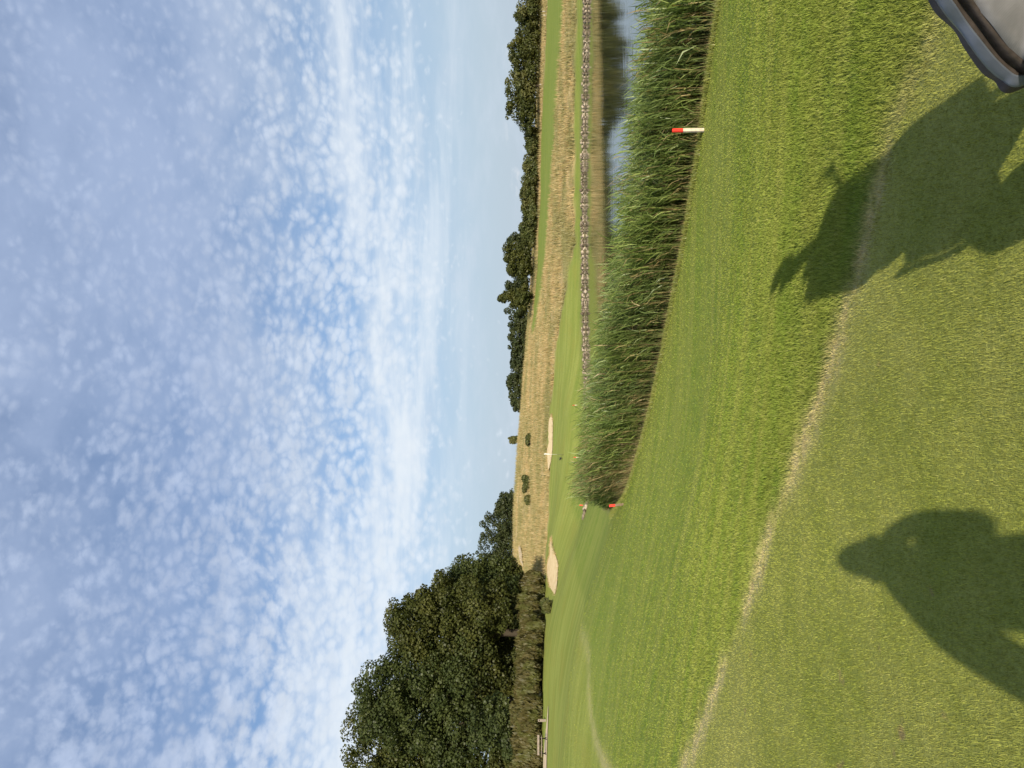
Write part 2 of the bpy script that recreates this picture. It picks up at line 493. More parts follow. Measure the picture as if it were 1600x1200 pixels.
def build_ground():
    a1 = np.linspace(R(-44), R(44), 380)
    a2 = np.linspace(R(44), R(316), 70)[1:-1]
    az = np.r_[a1, a2]
    rad = np.r_[np.geomspace(0.25, 260.0, 430), np.geomspace(260.0, 4000.0, 26)[1:]]
    A, D = np.meshgrid(az, rad)
    X = D * np.sin(A); Y = D * np.cos(A)
    Z = terr(X, Y)
    t, l, f, d = zones(X, Y)
    # the heavy growth of the far field makes it lumpy
    Z = Z + d * ((vnoise(X * 0.45, Y * 0.3, 9) - 0.5) * 0.5 + (vnoise(X * 1.3, Y * 0.9, 10) - 0.5) * 0.25)
    Z = Z - (1 - t) * np.clip((4.0 - np.abs(D - 4)) / 4, 0, 1) * 0.012
    bank = np.clip((-2.30 - Z) / 0.25, 0, 1)
    nr, na = X.shape
    V = np.stack([X, Y, Z], -1).reshape(-1, 3)
    V = np.r_[V, [[0, 0, float(terr(np.array([0.]), np.array([0.]))[0])]]]
    i = np.arange(nr - 1)[:, None] * na
    j = np.arange(na)[None]
    j2 = (j + 1) % na
    F = np.stack([i + j, i + j2, i + na + j2, i + na + j], -1).reshape(-1, 4)
    c = len(V) - 1
    at0 = {k: np.r_[v.ravel(), v.ravel()[0]] for k, v in dict(tee=t, line=l, fair=f, dry=d, bank=bank).items()}
    F = F[:, ::-1]
    me = mesh_np("ground", V, F, at0, True, [M_GROUND])
    bm = bmesh.new(); bm.from_mesh(me); bm.verts.ensure_lookup_table()
    for q in range(na):
        bm.faces.new((bm.verts[c], bm.verts[(q + 1) % na], bm.verts[q]))
    bm.to_mesh(me); bm.free()
    tag(add("ground", me), kind="structure", label="rolling mown turf of the golf course with dry rough beyond the pond")


build_ground()


# ------------------------------------------------------------------ pond
def water_material():
    m, g, out = mat("pond_water")
    pos = g.node('ShaderNodeNewGeometry').outputs['Position']
    h1 = g.noise(g.mapping(pos, scale=(0.35, 1.6, 1.0), rot=(0, 0, R(8))), 1.6, 3.0, 0.5)
    h2 = g.noise(g.mapping(pos, scale=(0.8, 2.0, 1.0)), 6.0, 2.0, 0.5)
    calm = g.maprange(g.noise(g.mapping(pos, scale=(0.5, 1.0, 1.0)), 0.07, 2.0, 0.5), 0.35, 0.65, 0.3, 1.0)
    h = g.math('MULTIPLY', g.math('ADD', h1, g.math('MULTIPLY', h2, 0.12)), calm)
    b = principled(g, out, (0.035, 0.038, 0.018), 0.035, 0.5, 0.0, bump(g, h, 0.10, 0.06))
    b.inputs['IOR'].default_value = 1.333
    return m


def build_water():
    # cut to the hollow: cells of the sheet where the bed lies under the surface
    xs = np.arange(-14, 78, 1.0); ys = np.arange(13, 89, 1.0)
    X, Y = np.meshgrid(xs, ys)
    Z = terr(X, Y)
    low = Z < WATER_Z + 0.15
    cell = low[:-1, :-1] | low[1:, :-1] | low[:-1, 1:] | low[1:, 1:]
    ny, nx = X.shape
    idx = np.argwhere(cell)
    i = idx[:, 0] * nx + idx[:, 1]
    F = np.stack([i, i + 1, i + nx + 1, i + nx], -1)
    V = np.stack([X.ravel(), Y.ravel(), np.full(X.size, WATER_Z)], -1)
    used = np.unique(F); mp = np.zeros(len(V), int); mp[used] = np.arange(len(used))
    me = mesh_np("pond_water", V[used], mp[F], None, True, [water_material()])
    tag(add("pond_water", me), kind="structure", label="still pond water mirroring the far bank")


build_water()


def ico(sub=1):
    bm = bmesh.new()
    bmesh.ops.create_icosphere(bm, subdivisions=sub, radius=1.0)
    V = np.array([v.co[:] for v in bm.verts]); F = np.array([[v.index for v in f.verts] for f in bm.faces])
    bm.free()
    return V, F


ICO1 = ico(1); ICO2 = ico(2)


def stone_material():
    m, g, out = mat("bank_stone")
    pos = g.node('ShaderNodeNewGeometry').outputs['Position']
    r = g.attr("rnd")
    c = g.mix(r, (0.085, 0.065, 0.042), (0.50, 0.42, 0.31))
    c = g.mix(g.maprange(g.noise(pos, 6.0, 4.0, 0.65), 0.45, 0.7, 0, 0.6), c, (0.15, 0.115, 0.08))
    principled(g, out, c, 0.85, 0.2, 0.0, bump(g, g.noise(pos, 12.0, 4.0, 0.7), 0.5, 0.05))
    return m


def shore_line():
    """the far waterline: first place along each bearing where the bed comes up out of the water beyond the pond"""
    out = []
    for a in np.linspace(R(-10.2), R(40), 260):
        d = np.linspace(100, 40, 1200)
        z = terr(d * math.sin(a), d * math.cos(a))
        k = np.argmax(z < WATER_Z + 0.02)
        if z[k] < WATER_Z + 0.02:
            out.append((d[k] * math.sin(a), d[k] * math.cos(a)))
    return np.array(out)


SHORE = shore_line()


def build_stones():
    V0, F0 = ICO1
    Vs, Fs, Rs = [], [], []
    n = 0
    seg = np.r_[0, np.cumsum(np.hypot(*np.diff(SHORE, axis=0).T))]
    total = seg[-1]
    s = 0.0
    while s < total:
        px = np.interp(s, seg, SHORE[:, 0]); py = np.interp(s, seg, SHORE[:, 1])
        h = np.hypot(px, py); ox, oy = px / h, py / h
        for row, dz in enumerate((-0.05, 0.09, 0.22, 0.34)):
            if row == 3 and rng.random() < 0.35:
                continue
            size = rng.uniform(0.08, 0.19) * (1.15 if row == 0 else 1.0)
            if rng.random() < 0.1: size *= 1.35
            off = 0.10 + row * 0.30 + rng.uniform(-0.1, 0.1)
            c = np.array([px + ox * off + rng.uniform(-.12, .12), py + oy * off, WATER_Z + dz + rng.uniform(-.05, .05)])
            sc = size * np.array([rng.uniform(1.0, 1.45), rng.uniform(0.8, 1.1), rng.uniform(0.62, 0.95)])
            P = V0 * (1 + rng.normal(0, 0.13, (len(V0), 1)))
            th = rng.uniform(0, 6.28); ct, st = math.cos(th), math.sin(th)
            P = P * sc
            P = np.c_[P[:, 0] * ct - P[:, 1] * st, P[:, 0] * st + P[:, 1] * ct, P[:, 2]] + c
            Vs.append(P); Fs.append(F0 + n); Rs.append(np.full(len(P), rng.random() ** 1.3)); n += len(P)
        s += rng.uniform(0.21, 0.33)
    # the heap at the pond's end
    for k in range(120):
        t = rng.uniform(0, 1)
        px = -8.2 - 2.6 * t + rng.normal(0, 0.5); py = 70.6 - 6.0 * t + rng.normal(0, 1.2)
        z = float(terr(np.array([px]), np.array([py]))[0]) + rng.uniform(-0.05, 0.12) + 0.03
        size = rng.uniform(0.10, 0.22)
        P = V0 * (1 + rng.normal(0, 0.13, (len(V0), 1))) * size * np.array([1.2, 1.0, 0.8]) + np.array([px, py, z])
        Vs.append(P); Fs.append(F0 + n); Rs.append(np.full(len(P), rng.random())); n += len(P)
    me = mesh_np("bank_stones", np.concatenate(Vs), np.concatenate(Fs), dict(rnd=np.concatenate(Rs)), False, [stone_material()])
    tag(add("bank_stones", me), kind="stuff", label="low bank of rough fieldstones along the far waterline")


build_stones()


# ------------------------------------------------------------------ sand and paths: sheets a little above the turf
def ring_sheet(name, poly, lift, rings, m, label, bowl=0.0, kind="structure", cat=None):
    P = np.array(smooth_line(poly + [poly[0]], 4)[:-1])
    c = P.mean(0)
    V = []
    for k in range(rings):
        s = 1.0 - k / rings
        q = c + (P - c) * s
        z = terr(q[:, 0], q[:, 1]) + lift - bowl * (1 - s) * 1.0
        V.append(np.c_[q, z])
    n = len(P)
    V.append(np.array([[c[0], c[1], float(terr(c[:1], c[1:])[0]) + lift - bowl]]))
    V = np.concatenate(V)
    F = []
    for k in range(rings - 1):
        for i in range(n):
            F.append((k * n + i, k * n + (i + 1) % n, (k + 1) * n + (i + 1) % n, (k + 1) * n + i))
    me = mesh_np(name, V, F, None, True, [m])
    bm = bmesh.new(); bm.from_mesh(me); bm.verts.ensure_lookup_table()
    for i in range(n):
        bm.faces.new((bm.verts[(rings - 1) * n + i], bm.verts[(rings - 1) * n + (i + 1) % n], bm.verts[len(V) - 1]))
    bmesh.ops.recalc_face_normals(bm, faces=bm.faces)
    if sum(f.normal.z for f in bm.faces) < 0:
        bmesh.ops.reverse_faces(bm, faces=bm.faces)
    bm.to_mesh(me); bm.free()
    return tag(add(name, me), label, cat, None, kind)


def sand_material():
    m, g, out = mat("bunker_sand")
    pos = g.node('ShaderNodeNewGeometry').outputs['Position']
    n = g.noise(g.mapping(pos, scale=(1, 0.4, 1)), 2.0, 5.0, 0.6)
    c = g.mix(g.maprange(n, 0.3, 0.7), (0.66, 0.50, 0.27), (0.76, 0.60, 0.35))
    principled(g, out, c, 0.95, 0.1, 0.0, bump(g, n, 0.3, 0.08))
    return m


M_SAND = sand_material()

BUNK_A = [(-3.88,94.82),(-4.77,93.16),(-6.32,92.54),(-7.86,92.11),(-9.07,92.45),(-9.94,93.16),(-10.78,94.22),(-10.56,95.11),(-9.42,95.96),(-7.43,96.71),(-5.78,96.75),(-4.55,96.9)]
BUNK_B = [(-16.48,80.44),(-16.98,76.51),(-17.26,72.24),(-17.96,70.18),(-18.42,68.53),(-19.07,68.14),(-19.8,72.48),(-20.01,75.6),(-19.8,78.62),(-19.1,79.9),(-17.8,78.69),(-17.18,80.5)]
PATH_A = [(-25.04,58.09),(-26.62,57.75),(-28.01,57.56),(-31.73,58.06),(-34.96,63.96),(-29.5,60.62),(-27.46,59.57),(-25.24,58.54)]
PATH_B = [(-28.51,131.78),(-28.96,127.82),(-29.91,127.21),(-30.03,124.55),(-30.61,126.09),(-30.63,132.66),(-29.35,134.6)]
ring_sheet("bunker", BUNK_A, 0.07, 6, M_SAND, "long shallow sand bunker behind the flagstick")
ring_sheet("bunker", BUNK_B, 0.07, 6, M_SAND, "rounded sand bunker nearer the wood")
M_PATH = simple_mat("path_gravel", (0.60, 0.48, 0.32), 0.95, 0.1, 0.0, 0.2, 3.0, 0.3)
ring_sheet("path", PATH_A, 0.05, 4, M_PATH, "pale sandy path below the bench")
ring_sheet("path", PATH_B, 0.3, 4, M_PATH, "pale bare track crossing the dry hillside")


# ------------------------------------------------------------------ grass
def leaf_shader(g, out, col, trans=0.35, gloss=0.06, rough=0.5):
    d = g.node('ShaderNodeBsdfDiffuse'); g._set(d.inputs[0], col)
    t = g.node('ShaderNodeBsdfTranslucent')
    g._set(t.inputs[0], g.vmath('MULTIPLY', col, (1.15, 1.05, 0.55)))
    m1 = g.node('ShaderNodeMixShader'); m1.inputs[0].default_value = trans
    g.link(d.outputs[0], m1.inputs[1]); g.link(t.outputs[0], m1.inputs[2])
    gl = g.node('ShaderNodeBsdfGlossy'); gl.inputs['Roughness'].default_value = rough
    gl.inputs[0].default_value = (1, 1, 1, 1)
    m2 = g.node('ShaderNodeMixShader'); m2.inputs[0].default_value = gloss
    g.link(m1.outputs[0], m2.inputs[1]); g.link(gl.outputs[0], m2.inputs[2])
    g.link(m2.outputs[0], out.inputs[0])


def blade_material():
    m, g, out = mat("grass_blade")
    pos = g.node('ShaderNodeNewGeometry').outputs['Position']
    c = turf_colour(g, pos)
    r = g.attr("rnd")
    c = g.mix(g.maprange(r, 0.90, 1.0, 0, 0.6), c, (0.32, 0.30, 0.12))        # dead blades in the sward
    k = g.maprange(r, 0.0, 0.9, 0.72, 1.38)
    c = g.vmath('MULTIPLY', c, g.comb(k, k, k))
    leaf_shader(g, out, c, 0.30, 0.0, 0.5)
    return m


def blades(X, Y, Z, h, w, lean, lean_az, bend=None):
    """one tapering triangle per blade"""
    n = len(X)
    a = rng.uniform(0, 2 * np.pi, n)
    ux, uy = np.cos(a) * w * 0.5, np.sin(a) * w * 0.5
    tx, ty = np.sin(lean) * np.cos(lean_az) * h, np.sin(lean) * np.sin(lean_az) * h
    V = np.empty((n, 3, 3), np.float32)
    V[:, 0] = np.stack([X - ux, Y - uy, Z - 0.003], -1)
    V[:, 1] = np.stack([X + ux, Y + uy, Z - 0.003], -1)
    V[:, 2] = np.stack([X + tx, Y + ty, Z + np.cos(lean) * h], -1)
    F = np.arange(3 * n).reshape(n, 3)
    return V.reshape(-1, 3), F


def build_turf(n=660000):
    D = np.exp(rng.uniform(math.log(1.9), math.log(44.0), n))
    A = rng.uniform(R(-37), R(37), n)
    X = D * np.sin(A); Y = D * np.cos(A)
    t, l, f, d = zones(X, Y)
    Z = terr(X, Y)
    ok = (d < 0.3) & (Z > -2.32) & (rng.random(n) < np.clip((44 - D) / 22, 0, 1))
    X, Y, Z, D, t, l, f = [q[ok] for q in (X, Y, Z, D, t, l, f)]
    n = len(X)
    short = np.maximum(t, f)
    tall = 0.75 + 0.6 * vnoise(X * 3, Y * 3, 21)
    h = (0.020 * short + (1 - short) * 0.040 * tall * np.clip(1.15 - 0.035 * D, 0.55, 1)) * rng.uniform(0.6, 1.25, n) * (0.8 + 0.018 * D)
    h = h * (1 - 0.35 * l)
    w = 0.0027 * (D / 2.5) ** 0.92 * rng.uniform(0.7, 1.4, n) * (1 + 0.35 * (1 - short))
    lean = np.abs(rng.normal(0.55, 0.30, n))
    wind = 2.6 + (vnoise(X * 1.1, Y * 1.1, 23) - 0.5) * 3.0
    laz = np.where(rng.random(n) < 0.5, wind + rng.normal(0, 0.7, n), rng.uniform(0, 6.28, n))
    V, F = blades(X, Y, Z, h, w, lean, laz)
    rp = lambda q: np.repeat(q, 3)
    me = mesh_np("turf_grass", V, F, dict(rnd=rp(rng.random(n)), tee=rp(t), line=rp(l), fair=rp(f), dry=np.zeros(3 * n)), False, [blade_material()])
    tag(add("turf_grass", me), kind="stuff", label="short mown grass blades of tee and rough in the foreground")


build_turf()


def straw_material():
    m, g, out = mat("dry_grass_straw")
    pos = g.node('ShaderNodeNewGeometry').outputs['Position']
    r = g.attr("rnd")
    sx = g.mapping(pos, scale=(0.35, 1.0, 1.0))
    c = g.mix(r, (0.36, 0.27, 0.115), (0.62, 0.48, 0.25))
    c = g.mix(g.maprange(g.noise(sx, 0.32, 5.0, 0.62), 0.42, 0.56, 0, 0.8), c, (0.22, 0.22, 0.075))
    leaf_shader(g, out, c, 0.3, 0.03)
    return m


def build_dry_grass(n=150000):
    # long grass over the far field and the hillside
    D = rng.uniform(78, 175, n * 3) ** 1.0
    A = rng.uniform(R(-22), R(34), n * 3)
    X = D * np.sin(A); Y = D * np.cos(A)
    t, l, f, d = zones(X, Y)
    ok = (d > 0.5) & (rng.random(len(X)) < 0.25 + 0.75 * vnoise(X * 0.4, Y * 0.25, 31))
    X, Y, D = X[ok][:n], Y[ok][:n], D[ok][:n]
    m = len(X)
    Z = terr(X, Y) - 0.1
    h = rng.uniform(0.25, 0.75, m) * (0.7 + 0.6 * vnoise(X * 0.3, Y * 0.2, 32)) + 0.1
    w = rng.uniform(0.05, 0.13, m)
    V, F = blades(X, Y, Z, h, w, np.abs(rng.normal(0.25, 0.2, m)), rng.uniform(0, 6.28, m))
    # tufts hanging over the bunkers' far lips
    Vl, Fl, nb = [V], [F], len(V)
    for poly in (BUNK_A, BUNK_B):
        P = np.array(smooth_line(poly + [poly[0]], 40)); c = P.mean(0)
        P = P[(P[:, 1] > c[1] - 0.2) | (rng.random(len(P)) < 0.15)]
        P = np.repeat(P, 5, axis=0) + rng.normal(0, 0.10, (len(P) * 5, 2))
        k = len(P)
        v2, f2 = blades(P[:, 0], P[:, 1], terr(P[:, 0], P[:, 1]), rng.uniform(0.08, 0.30, k), rng.uniform(0.03, 0.07, k), np.abs(rng.normal(0.4, 0.3, k)), rng.uniform(0, 6.28, k))
        Vl.append(v2); Fl.append(f2 + nb); nb += len(v2)
    V, F = np.concatenate(Vl), np.concatenate(Fl); m = len(F)
    me = mesh_np("dry_grass", V, F, dict(rnd=np.repeat(rng.random(m), 3)), False, [straw_material()])
    tag(add("dry_grass", me), kind="stuff", label="long straw coloured grass on the field beyond the pond")


build_dry_grass()


# ------------------------------------------------------------------ reeds
def reed_material():
    m, g, out = mat("reed_leaf")
    pos = g.node('ShaderNodeNewGeometry').outputs['Position']
    r = g.attr("rnd"); dead = g.attr("dead")
    c = g.mix(g.math('POWER', r, 1.6), (0.110, 0.172, 0.034), (0.330, 0.400, 0.115))
    blue = g.maprange(g.noise(pos, 0.35, 3.0, 0.5), 0.42, 0.62, 0, 0.4)
    c = g.mix(blue, c, (0.165, 0.225, 0.095))
    c = g.mix(dead, c, g.mix(r, (0.24, 0.18, 0.08), (0.48, 0.39, 0.19)))
    leaf_shader(g, out, c, 0.30, 0.03, 0.45)
    return m


REED_S = np.array(smooth_line(REED_EDGE, 6))


def reed_spots(n, depth, lo=0.0, hi=1.0):
    seg = np.r_[0, np.cumsum(np.hypot(*np.diff(REED_S, axis=0).T))]
    s = rng.uniform(lo, hi, n) * seg[-1]
    px = np.interp(s, seg, REED_S[:, 0]); py = np.interp(s, seg, REED_S[:, 1])
    e = 0.3
    tx = np.interp(s + e, seg, REED_S[:, 0]) - np.interp(s - e, seg, REED_S[:, 0])
    ty = np.interp(s + e, seg, REED_S[:, 1]) - np.interp(s - e, seg, REED_S[:, 1])
    L = np.hypot(tx, ty) + 1e-9
    nx, ny = ty / L, -tx / L                                   # towards the pond
    return s / seg[-1], px, py, nx, ny


def build_reeds(n=14500):
    q, px, py, nx, ny = reed_spots(n, 0, 0.0, 0.985)
    taper = np.clip((0.99 - q) / 0.10, 0.12, 1)
    dep = rng.random(n) ** 1.35 * (4.6 * taper) + 0.12
    X = px + nx * dep + rng.normal(0, .08, n); Y = py + ny * dep + rng.normal(0, .08, n)
    # clumps and gaps
    clump = vnoise(X * 0.9, Y * 0.9, 41)
    keep = rng.random(n) < (0.45 + 0.9 * clump) * np.where(dep > 2.8, 0.55, 1.0)
    X, Y, q, dep, clump, taper = [a[keep] for a in (X, Y, q, dep, clump, taper)]
    n = len(X)
    Z = np.maximum(terr(X, Y), -3.2) - 0.03
    surf = np.maximum(Z, -2.85)
    H = (1.50 + 0.80 * np.clip((q - 0.18) / 0.45, 0, 1)) * rng.uniform(0.62, 1.10, n) * (0.85 + 0.3 * clump) * (0.55 + 0.45 * np.sqrt(taper)) * np.clip((1.02 - q) / 0.16, 0.30, 1.0)
    top = surf + H
    H = top - Z
    dead0 = (rng.random(n) < 0.10 + 0.45 * np.exp(-((q - 0.70) / 0.10) ** 2) * (dep < 1.2)).astype(float)
    Vs, Fs, Rn, De = [], [], [], []
    base = 0
    # stems: three-sided, two lengths, swaying a little to the left
    lean_x = rng.normal(-0.05, 0.08, n) * H; lean_y = rng.normal(0.0, 0.08, n) * H
    P0 = np.stack([X, Y, Z], -1)
    P1 = P0 + np.stack([lean_x * 0.35, lean_y * 0.35, H * 0.55], -1)
    P2 = P0 + np.stack([lean_x, lean_y, H * 0.98], -1)
    off = np.array([[math.cos(a), math.sin(a), 0] for a in (0.3, 2.4, 4.5)])
    for (A, B, ra, rb) in ((P0, P1, 0.007, 0.006), (P1, P2, 0.006, 0.003)):
        V = np.empty((n, 6, 3)); V[:, :3] = A[:, None] + off[None] * ra; V[:, 3:] = B[:, None] + off[None] * rb
        f = np.array([[0, 1, 4, 3], [1, 2, 5, 4], [2, 0, 3, 5]])
        T = np.concatenate([f[:, [0, 1, 2]], f[:, [0, 2, 3]]])
        Vs.append(V.reshape(-1, 3)); Fs.append((T[None] + (np.arange(n) * 6)[:, None, None]).reshape(-1, 3) + base)
        Rn.append(np.repeat(rng.random(n), 6)); De.append(np.repeat(np.clip(dead0 + (0.25 if ra > 0.0065 else 0.0), 0, 1), 6)); base += 6 * n
    # leaves: long strips that arch over
    for k in range(8):
        t = 0.10 + 0.90 * (k + rng.random(n)) / 8
        t = np.minimum(t, 0.99)
        seg = np.where(t < .55, t / .55, (t - .55) / .44)[:, None]
        root = np.where((t < .55)[:, None], P0 + (P1 - P0) * seg, P1 + (P2 - P1) * seg)
        az = np.where(rng.random(n) < 0.62, rng.normal(3.3, 0.75, n), rng.uniform(0, 6.28, n))
        Ln = rng.uniform(0.34, 0.74, n) * (0.75 + 0.25 * H / 2.0)
        el0 = rng.uniform(0.95, 1.45, n); el1 = el0 - rng.uniform(0.15, 0.85, n)
        d0 = np.stack([np.cos(az) * np.cos(el0), np.sin(az) * np.cos(el0), np.sin(el0)], -1)
        d1 = np.stack([np.cos(az) * np.cos(el1), np.sin(az) * np.cos(el1), np.sin(el1)], -1)
        M = root + d0 * (Ln * 0.5)[:, None]; T = M + d1 * (Ln * 0.5)[:, None]
        sa = az + np.pi / 2 + rng.normal(0, 0.5, n)
        side = np.stack([np.cos(sa), np.sin(sa), rng.normal(0, 0.35, n)], -1) * (rng.uniform(0.008, 0.019, n))[:, None]
        V = np.stack([root - side * 0.5, root + side * 0.5, M - side, M + side, T], 1)
        f = np.array([[0, 1, 3], [0, 3, 2], [2, 3, 4]])
        Vs.append(V.reshape(-1, 3)); Fs.append((f[None] + (np.arange(n) * 5)[:, None, None]).reshape(-1, 3) + base)
        dd = np.clip(dead0 * (rng.random(n) < 0.6) + (rng.random(n) < (0.16 if k < 2 else 0.03)), 0, 1)
        Rn.append(np.repeat(rng.random(n), 5)); De.append(np.repeat(dd, 5)); base += 5 * n
    # dry litter and old canes along the foot
    m = 9000
    q2, bx, by, mx, my = reed_spots(m, 0, 0.0, 1.0)
    dd = rng.uniform(-0.05, 0.5, m)
    X2, Y2 = bx + mx * dd, by + my * dd
    hot = np.clip(0.35 + 0.9 * np.exp(-((q2 - 0.72) / 0.13) ** 2), 0, 1)
    sel = rng.random(m) < hot
    X2, Y2, q2 = X2[sel], Y2[sel], q2[sel]; m = len(X2)
    h2 = rng.uniform(0.15, 0.95, m) * (0.35 + 0.65 * np.exp(-((q2 - 0.72) / 0.15) ** 2))
    V, F = blades(X2, Y2, terr(X2, Y2), h2, rng.uniform(0.012, 0.022, m), np.abs(rng.normal(0.3, 0.25, m)), rng.uniform(0, 6.28, m))
    Vs.append(V); Fs.append(F + base); Rn.append(np.repeat(rng.random(m), 3)); De.append(np.repeat((rng.random(m) < 0.72).astype(float), 3)); base += 3 * m
    me = mesh_np("reed_bed", np.concatenate(Vs), np.concatenate(Fs), dict(rnd=np.concatenate(Rn), dead=np.concatenate(De)), False, [reed_material()])
    tag(add("reed_bed", me), kind="stuff", label="dense belt of tall green reeds along the near edge of the pond")


build_reeds()


def build_fringe(m=26000):
    # unmown yellow-green strip where the turf meets the reeds and runs round the pond's end
    q, bx, by, nx, ny = reed_spots(m, 0, 0.0, 1.0)
    d = rng.normal(-0.06, 0.10, m) - np.abs(rng.normal(0, 0.25, m)) * np.clip((q - 0.75) / 0.2, 0, 1)
    X, Y = bx + nx * d, by + ny * d
    h = rng.uniform(0.05, 0.16, m) * (1 + 0.6 * np.clip((q - 0.8) / 0.2, 0, 1))
    V, F = blades(X, Y, terr(X, Y), h, rng.uniform(0.010, 0.020, m), np.abs(rng.normal(0.35, 0.25, m)), rng.uniform(0, 6.28, m))
    mt, g, out = mat("fringe_grass")
    c = g.mix(g.attr("rnd"), (0.19, 0.25, 0.048), (0.36, 0.36, 0.09))
    leaf_shader(g, out, c, 0.35, 0.04)
    me = mesh_np("fringe_grass", V, F, dict(rnd=np.repeat(rng.random(m), 3)), False, [mt])
    tag(add("fringe_grass", me), kind="stuff", label="yellow green unmown strip at the foot of the reeds")


build_fringe()


# ------------------------------------------------------------------ trees and shrubs
def leaf_material(name, dark, light, olive=None, trans=0.22, scale=0.5):
    m, g, out = mat(name)
    pos = g.node('ShaderNodeNewGeometry').outputs['Position']
    r = g.attr("rnd")
    c = g.mix(r, dark, light)
    n = g.noise(pos, scale, 3.0, 0.55)
    c = g.mix(g.maprange(n, 0.42, 0.66, 0, 0.7), c, olive or tuple(x * 1.25 for x in light))
    leaf_shader(g, out, c, trans, 0.015, 0.5)
    return m


def bark_material():
    m, g, out = mat("bark")
    co = g.node('ShaderNodeTexCoord').outputs['Object']
    n = g.noise(g.mapping(co, scale=(6, 6, 1.2)), 2.0, 5.0, 0.65)
    c = g.mix(n, (0.030, 0.023, 0.016), (0.085, 0.070, 0.050))
    principled(g, out, c, 0.9, 0.15, 0.0, bump(g, n, 0.6, 0.04))
    return m


M_BARK = bark_material()
M_OAK = leaf_material("oak_leaf", (0.024, 0.032, 0.008), (0.076, 0.088, 0.020), (0.098, 0.100, 0.024))
M_OAK2 = leaf_material("maple_leaf", (0.021, 0.032, 0.009), (0.064, 0.084, 0.023), (0.080, 0.096, 0.027))
M_BUSHY = leaf_material("bush_leaf", (0.034, 0.044, 0.012), (0.098, 0.115, 0.032), (0.130, 0.125, 0.040))
M_FAR = leaf_material("far_leaf", (0.021, 0.031, 0.012), (0.056, 0.073, 0.026), (0.070, 0.080, 0.027))
M_GORSE = leaf_material("broom_twig", (0.050, 0.048, 0.014), (0.130, 0.108, 0.036), (0.100, 0.112, 0.028), 0.25, 0.9)


def tube(path, radii, sides=7):
    path = np.array(path, float)
    V = []
    for i, p in enumerate(path):
        d = path[min(i + 1, len(path) - 1)] - path[max(i - 1, 0)]
        d /= np.linalg.norm(d) + 1e-9
        u = np.cross(d, [0.31, 0.95, 0.1]); u /= np.linalg.norm(u) + 1e-9
        v = np.cross(d, u)
        a = np.linspace(0, 2 * np.pi, sides, endpoint=False)
        V.append(p + radii[i] * (np.cos(a)[:, None] * u + np.sin(a)[:, None] * v))
    F = []
    for i in range(len(path) - 1):
        for k in range(sides):
            F.append((i * sides + k, i * sides + (k + 1) % sides, (i + 1) * sides + (k + 1) % sides, (i + 1) * sides + k))
    return np.concatenate(V), np.array(F)


def join(parts):
    Vs, Fs, n = [], [], 0
    for V, F in parts:
        Vs.append(V); Fs.append(np.asarray(F) + n); n += len(V)
    return np.concatenate(Vs), np.concatenate(Fs)


def leaf_cloud(lumps, count, size, up=0.25, aspect=1.0, upright=False):
    """leaf quads on and in a set of lumps (cx,cy,cz,rx,ry,rz)"""
    L = np.array(lumps)
    wgt = (L[:, 3] * L[:, 4] + L[:, 5] * L[:, 3]); wgt = wgt / wgt.sum()
    k = rng.choice(len(L), count, p=wgt)
    d = rng.normal(0, 1, (count, 3)); d /= np.linalg.norm(d, axis=1)[:, None]
    rr = np.where(rng.random(count) < 0.8, rng.uniform(0.80, 1.02, count), rng.uniform(0.35, 0.85, count))
    P = L[k, :3] + d * rr[:, None] * L[k, 3:]
    nrm = d * 0.9 + rng.normal(0, 0.42, (count, 3)); nrm[:, 2] += up
    nrm /= np.linalg.norm(nrm, axis=1)[:, None]
    u = np.cross(nrm, rng.normal(0, 1, (count, 3))); u /= np.linalg.norm(u, axis=1)[:, None]
    v = np.cross(nrm, u)
    if upright:
        v = np.stack([rng.normal(0, 0.28, count), rng.normal(0, 0.28, count), np.ones(count)], -1)
        v /= np.linalg.norm(v, axis=1)[:, None]
        u = np.cross(v, nrm); u /= np.linalg.norm(u, axis=1)[:, None] + 1e-9
    s = size * rng.uniform(0.6, 1.45, count)
    u = u * (s * 0.5)[:, None]; v = v * (s * 0.5 * aspect)[:, None]
    V = np.stack([P - u * 0.55 - v, P + u - v * 0.25, P + u * 0.35 + v, P - u * 0.9 + v * 0.3], 1)
    return V.reshape(-1, 3), np.arange(4 * count).reshape(count, 4), np.repeat(rng.random(count) * 0.7 + 0.3 * rng.random(len(L))[k], 4)


def crown_lumps(ells, n, rl):
    """sub-lumps over the surface of the crown's main masses"""
    out = []
    E = np.array(ells); w = E[:, 3] * E[:, 5]; w = w / w.sum()
    for i in range(n):
        e = E[rng.choice(len(E), p=w)]
        d = rng.normal(0, 1, 3); d[2] = d[2] * 0.9 + 0.15; d /= np.linalg.norm(d)
        r = rl * rng.uniform(0.6, 1.35)
        c = e[:3] + d * (e[3:] - r * 0.6) * rng.uniform(0.82, 1.0)
        out.append((*c, r * rng.uniform(0.9, 1.3), r * rng.uniform(0.9, 1.3), r * rng.uniform(0.65, 0.95)))
    for e in E:                                        # an inner mass so that no daylight passes the middle
        out.append((*e[:3], *(e[3:] * 0.70)))
    return out


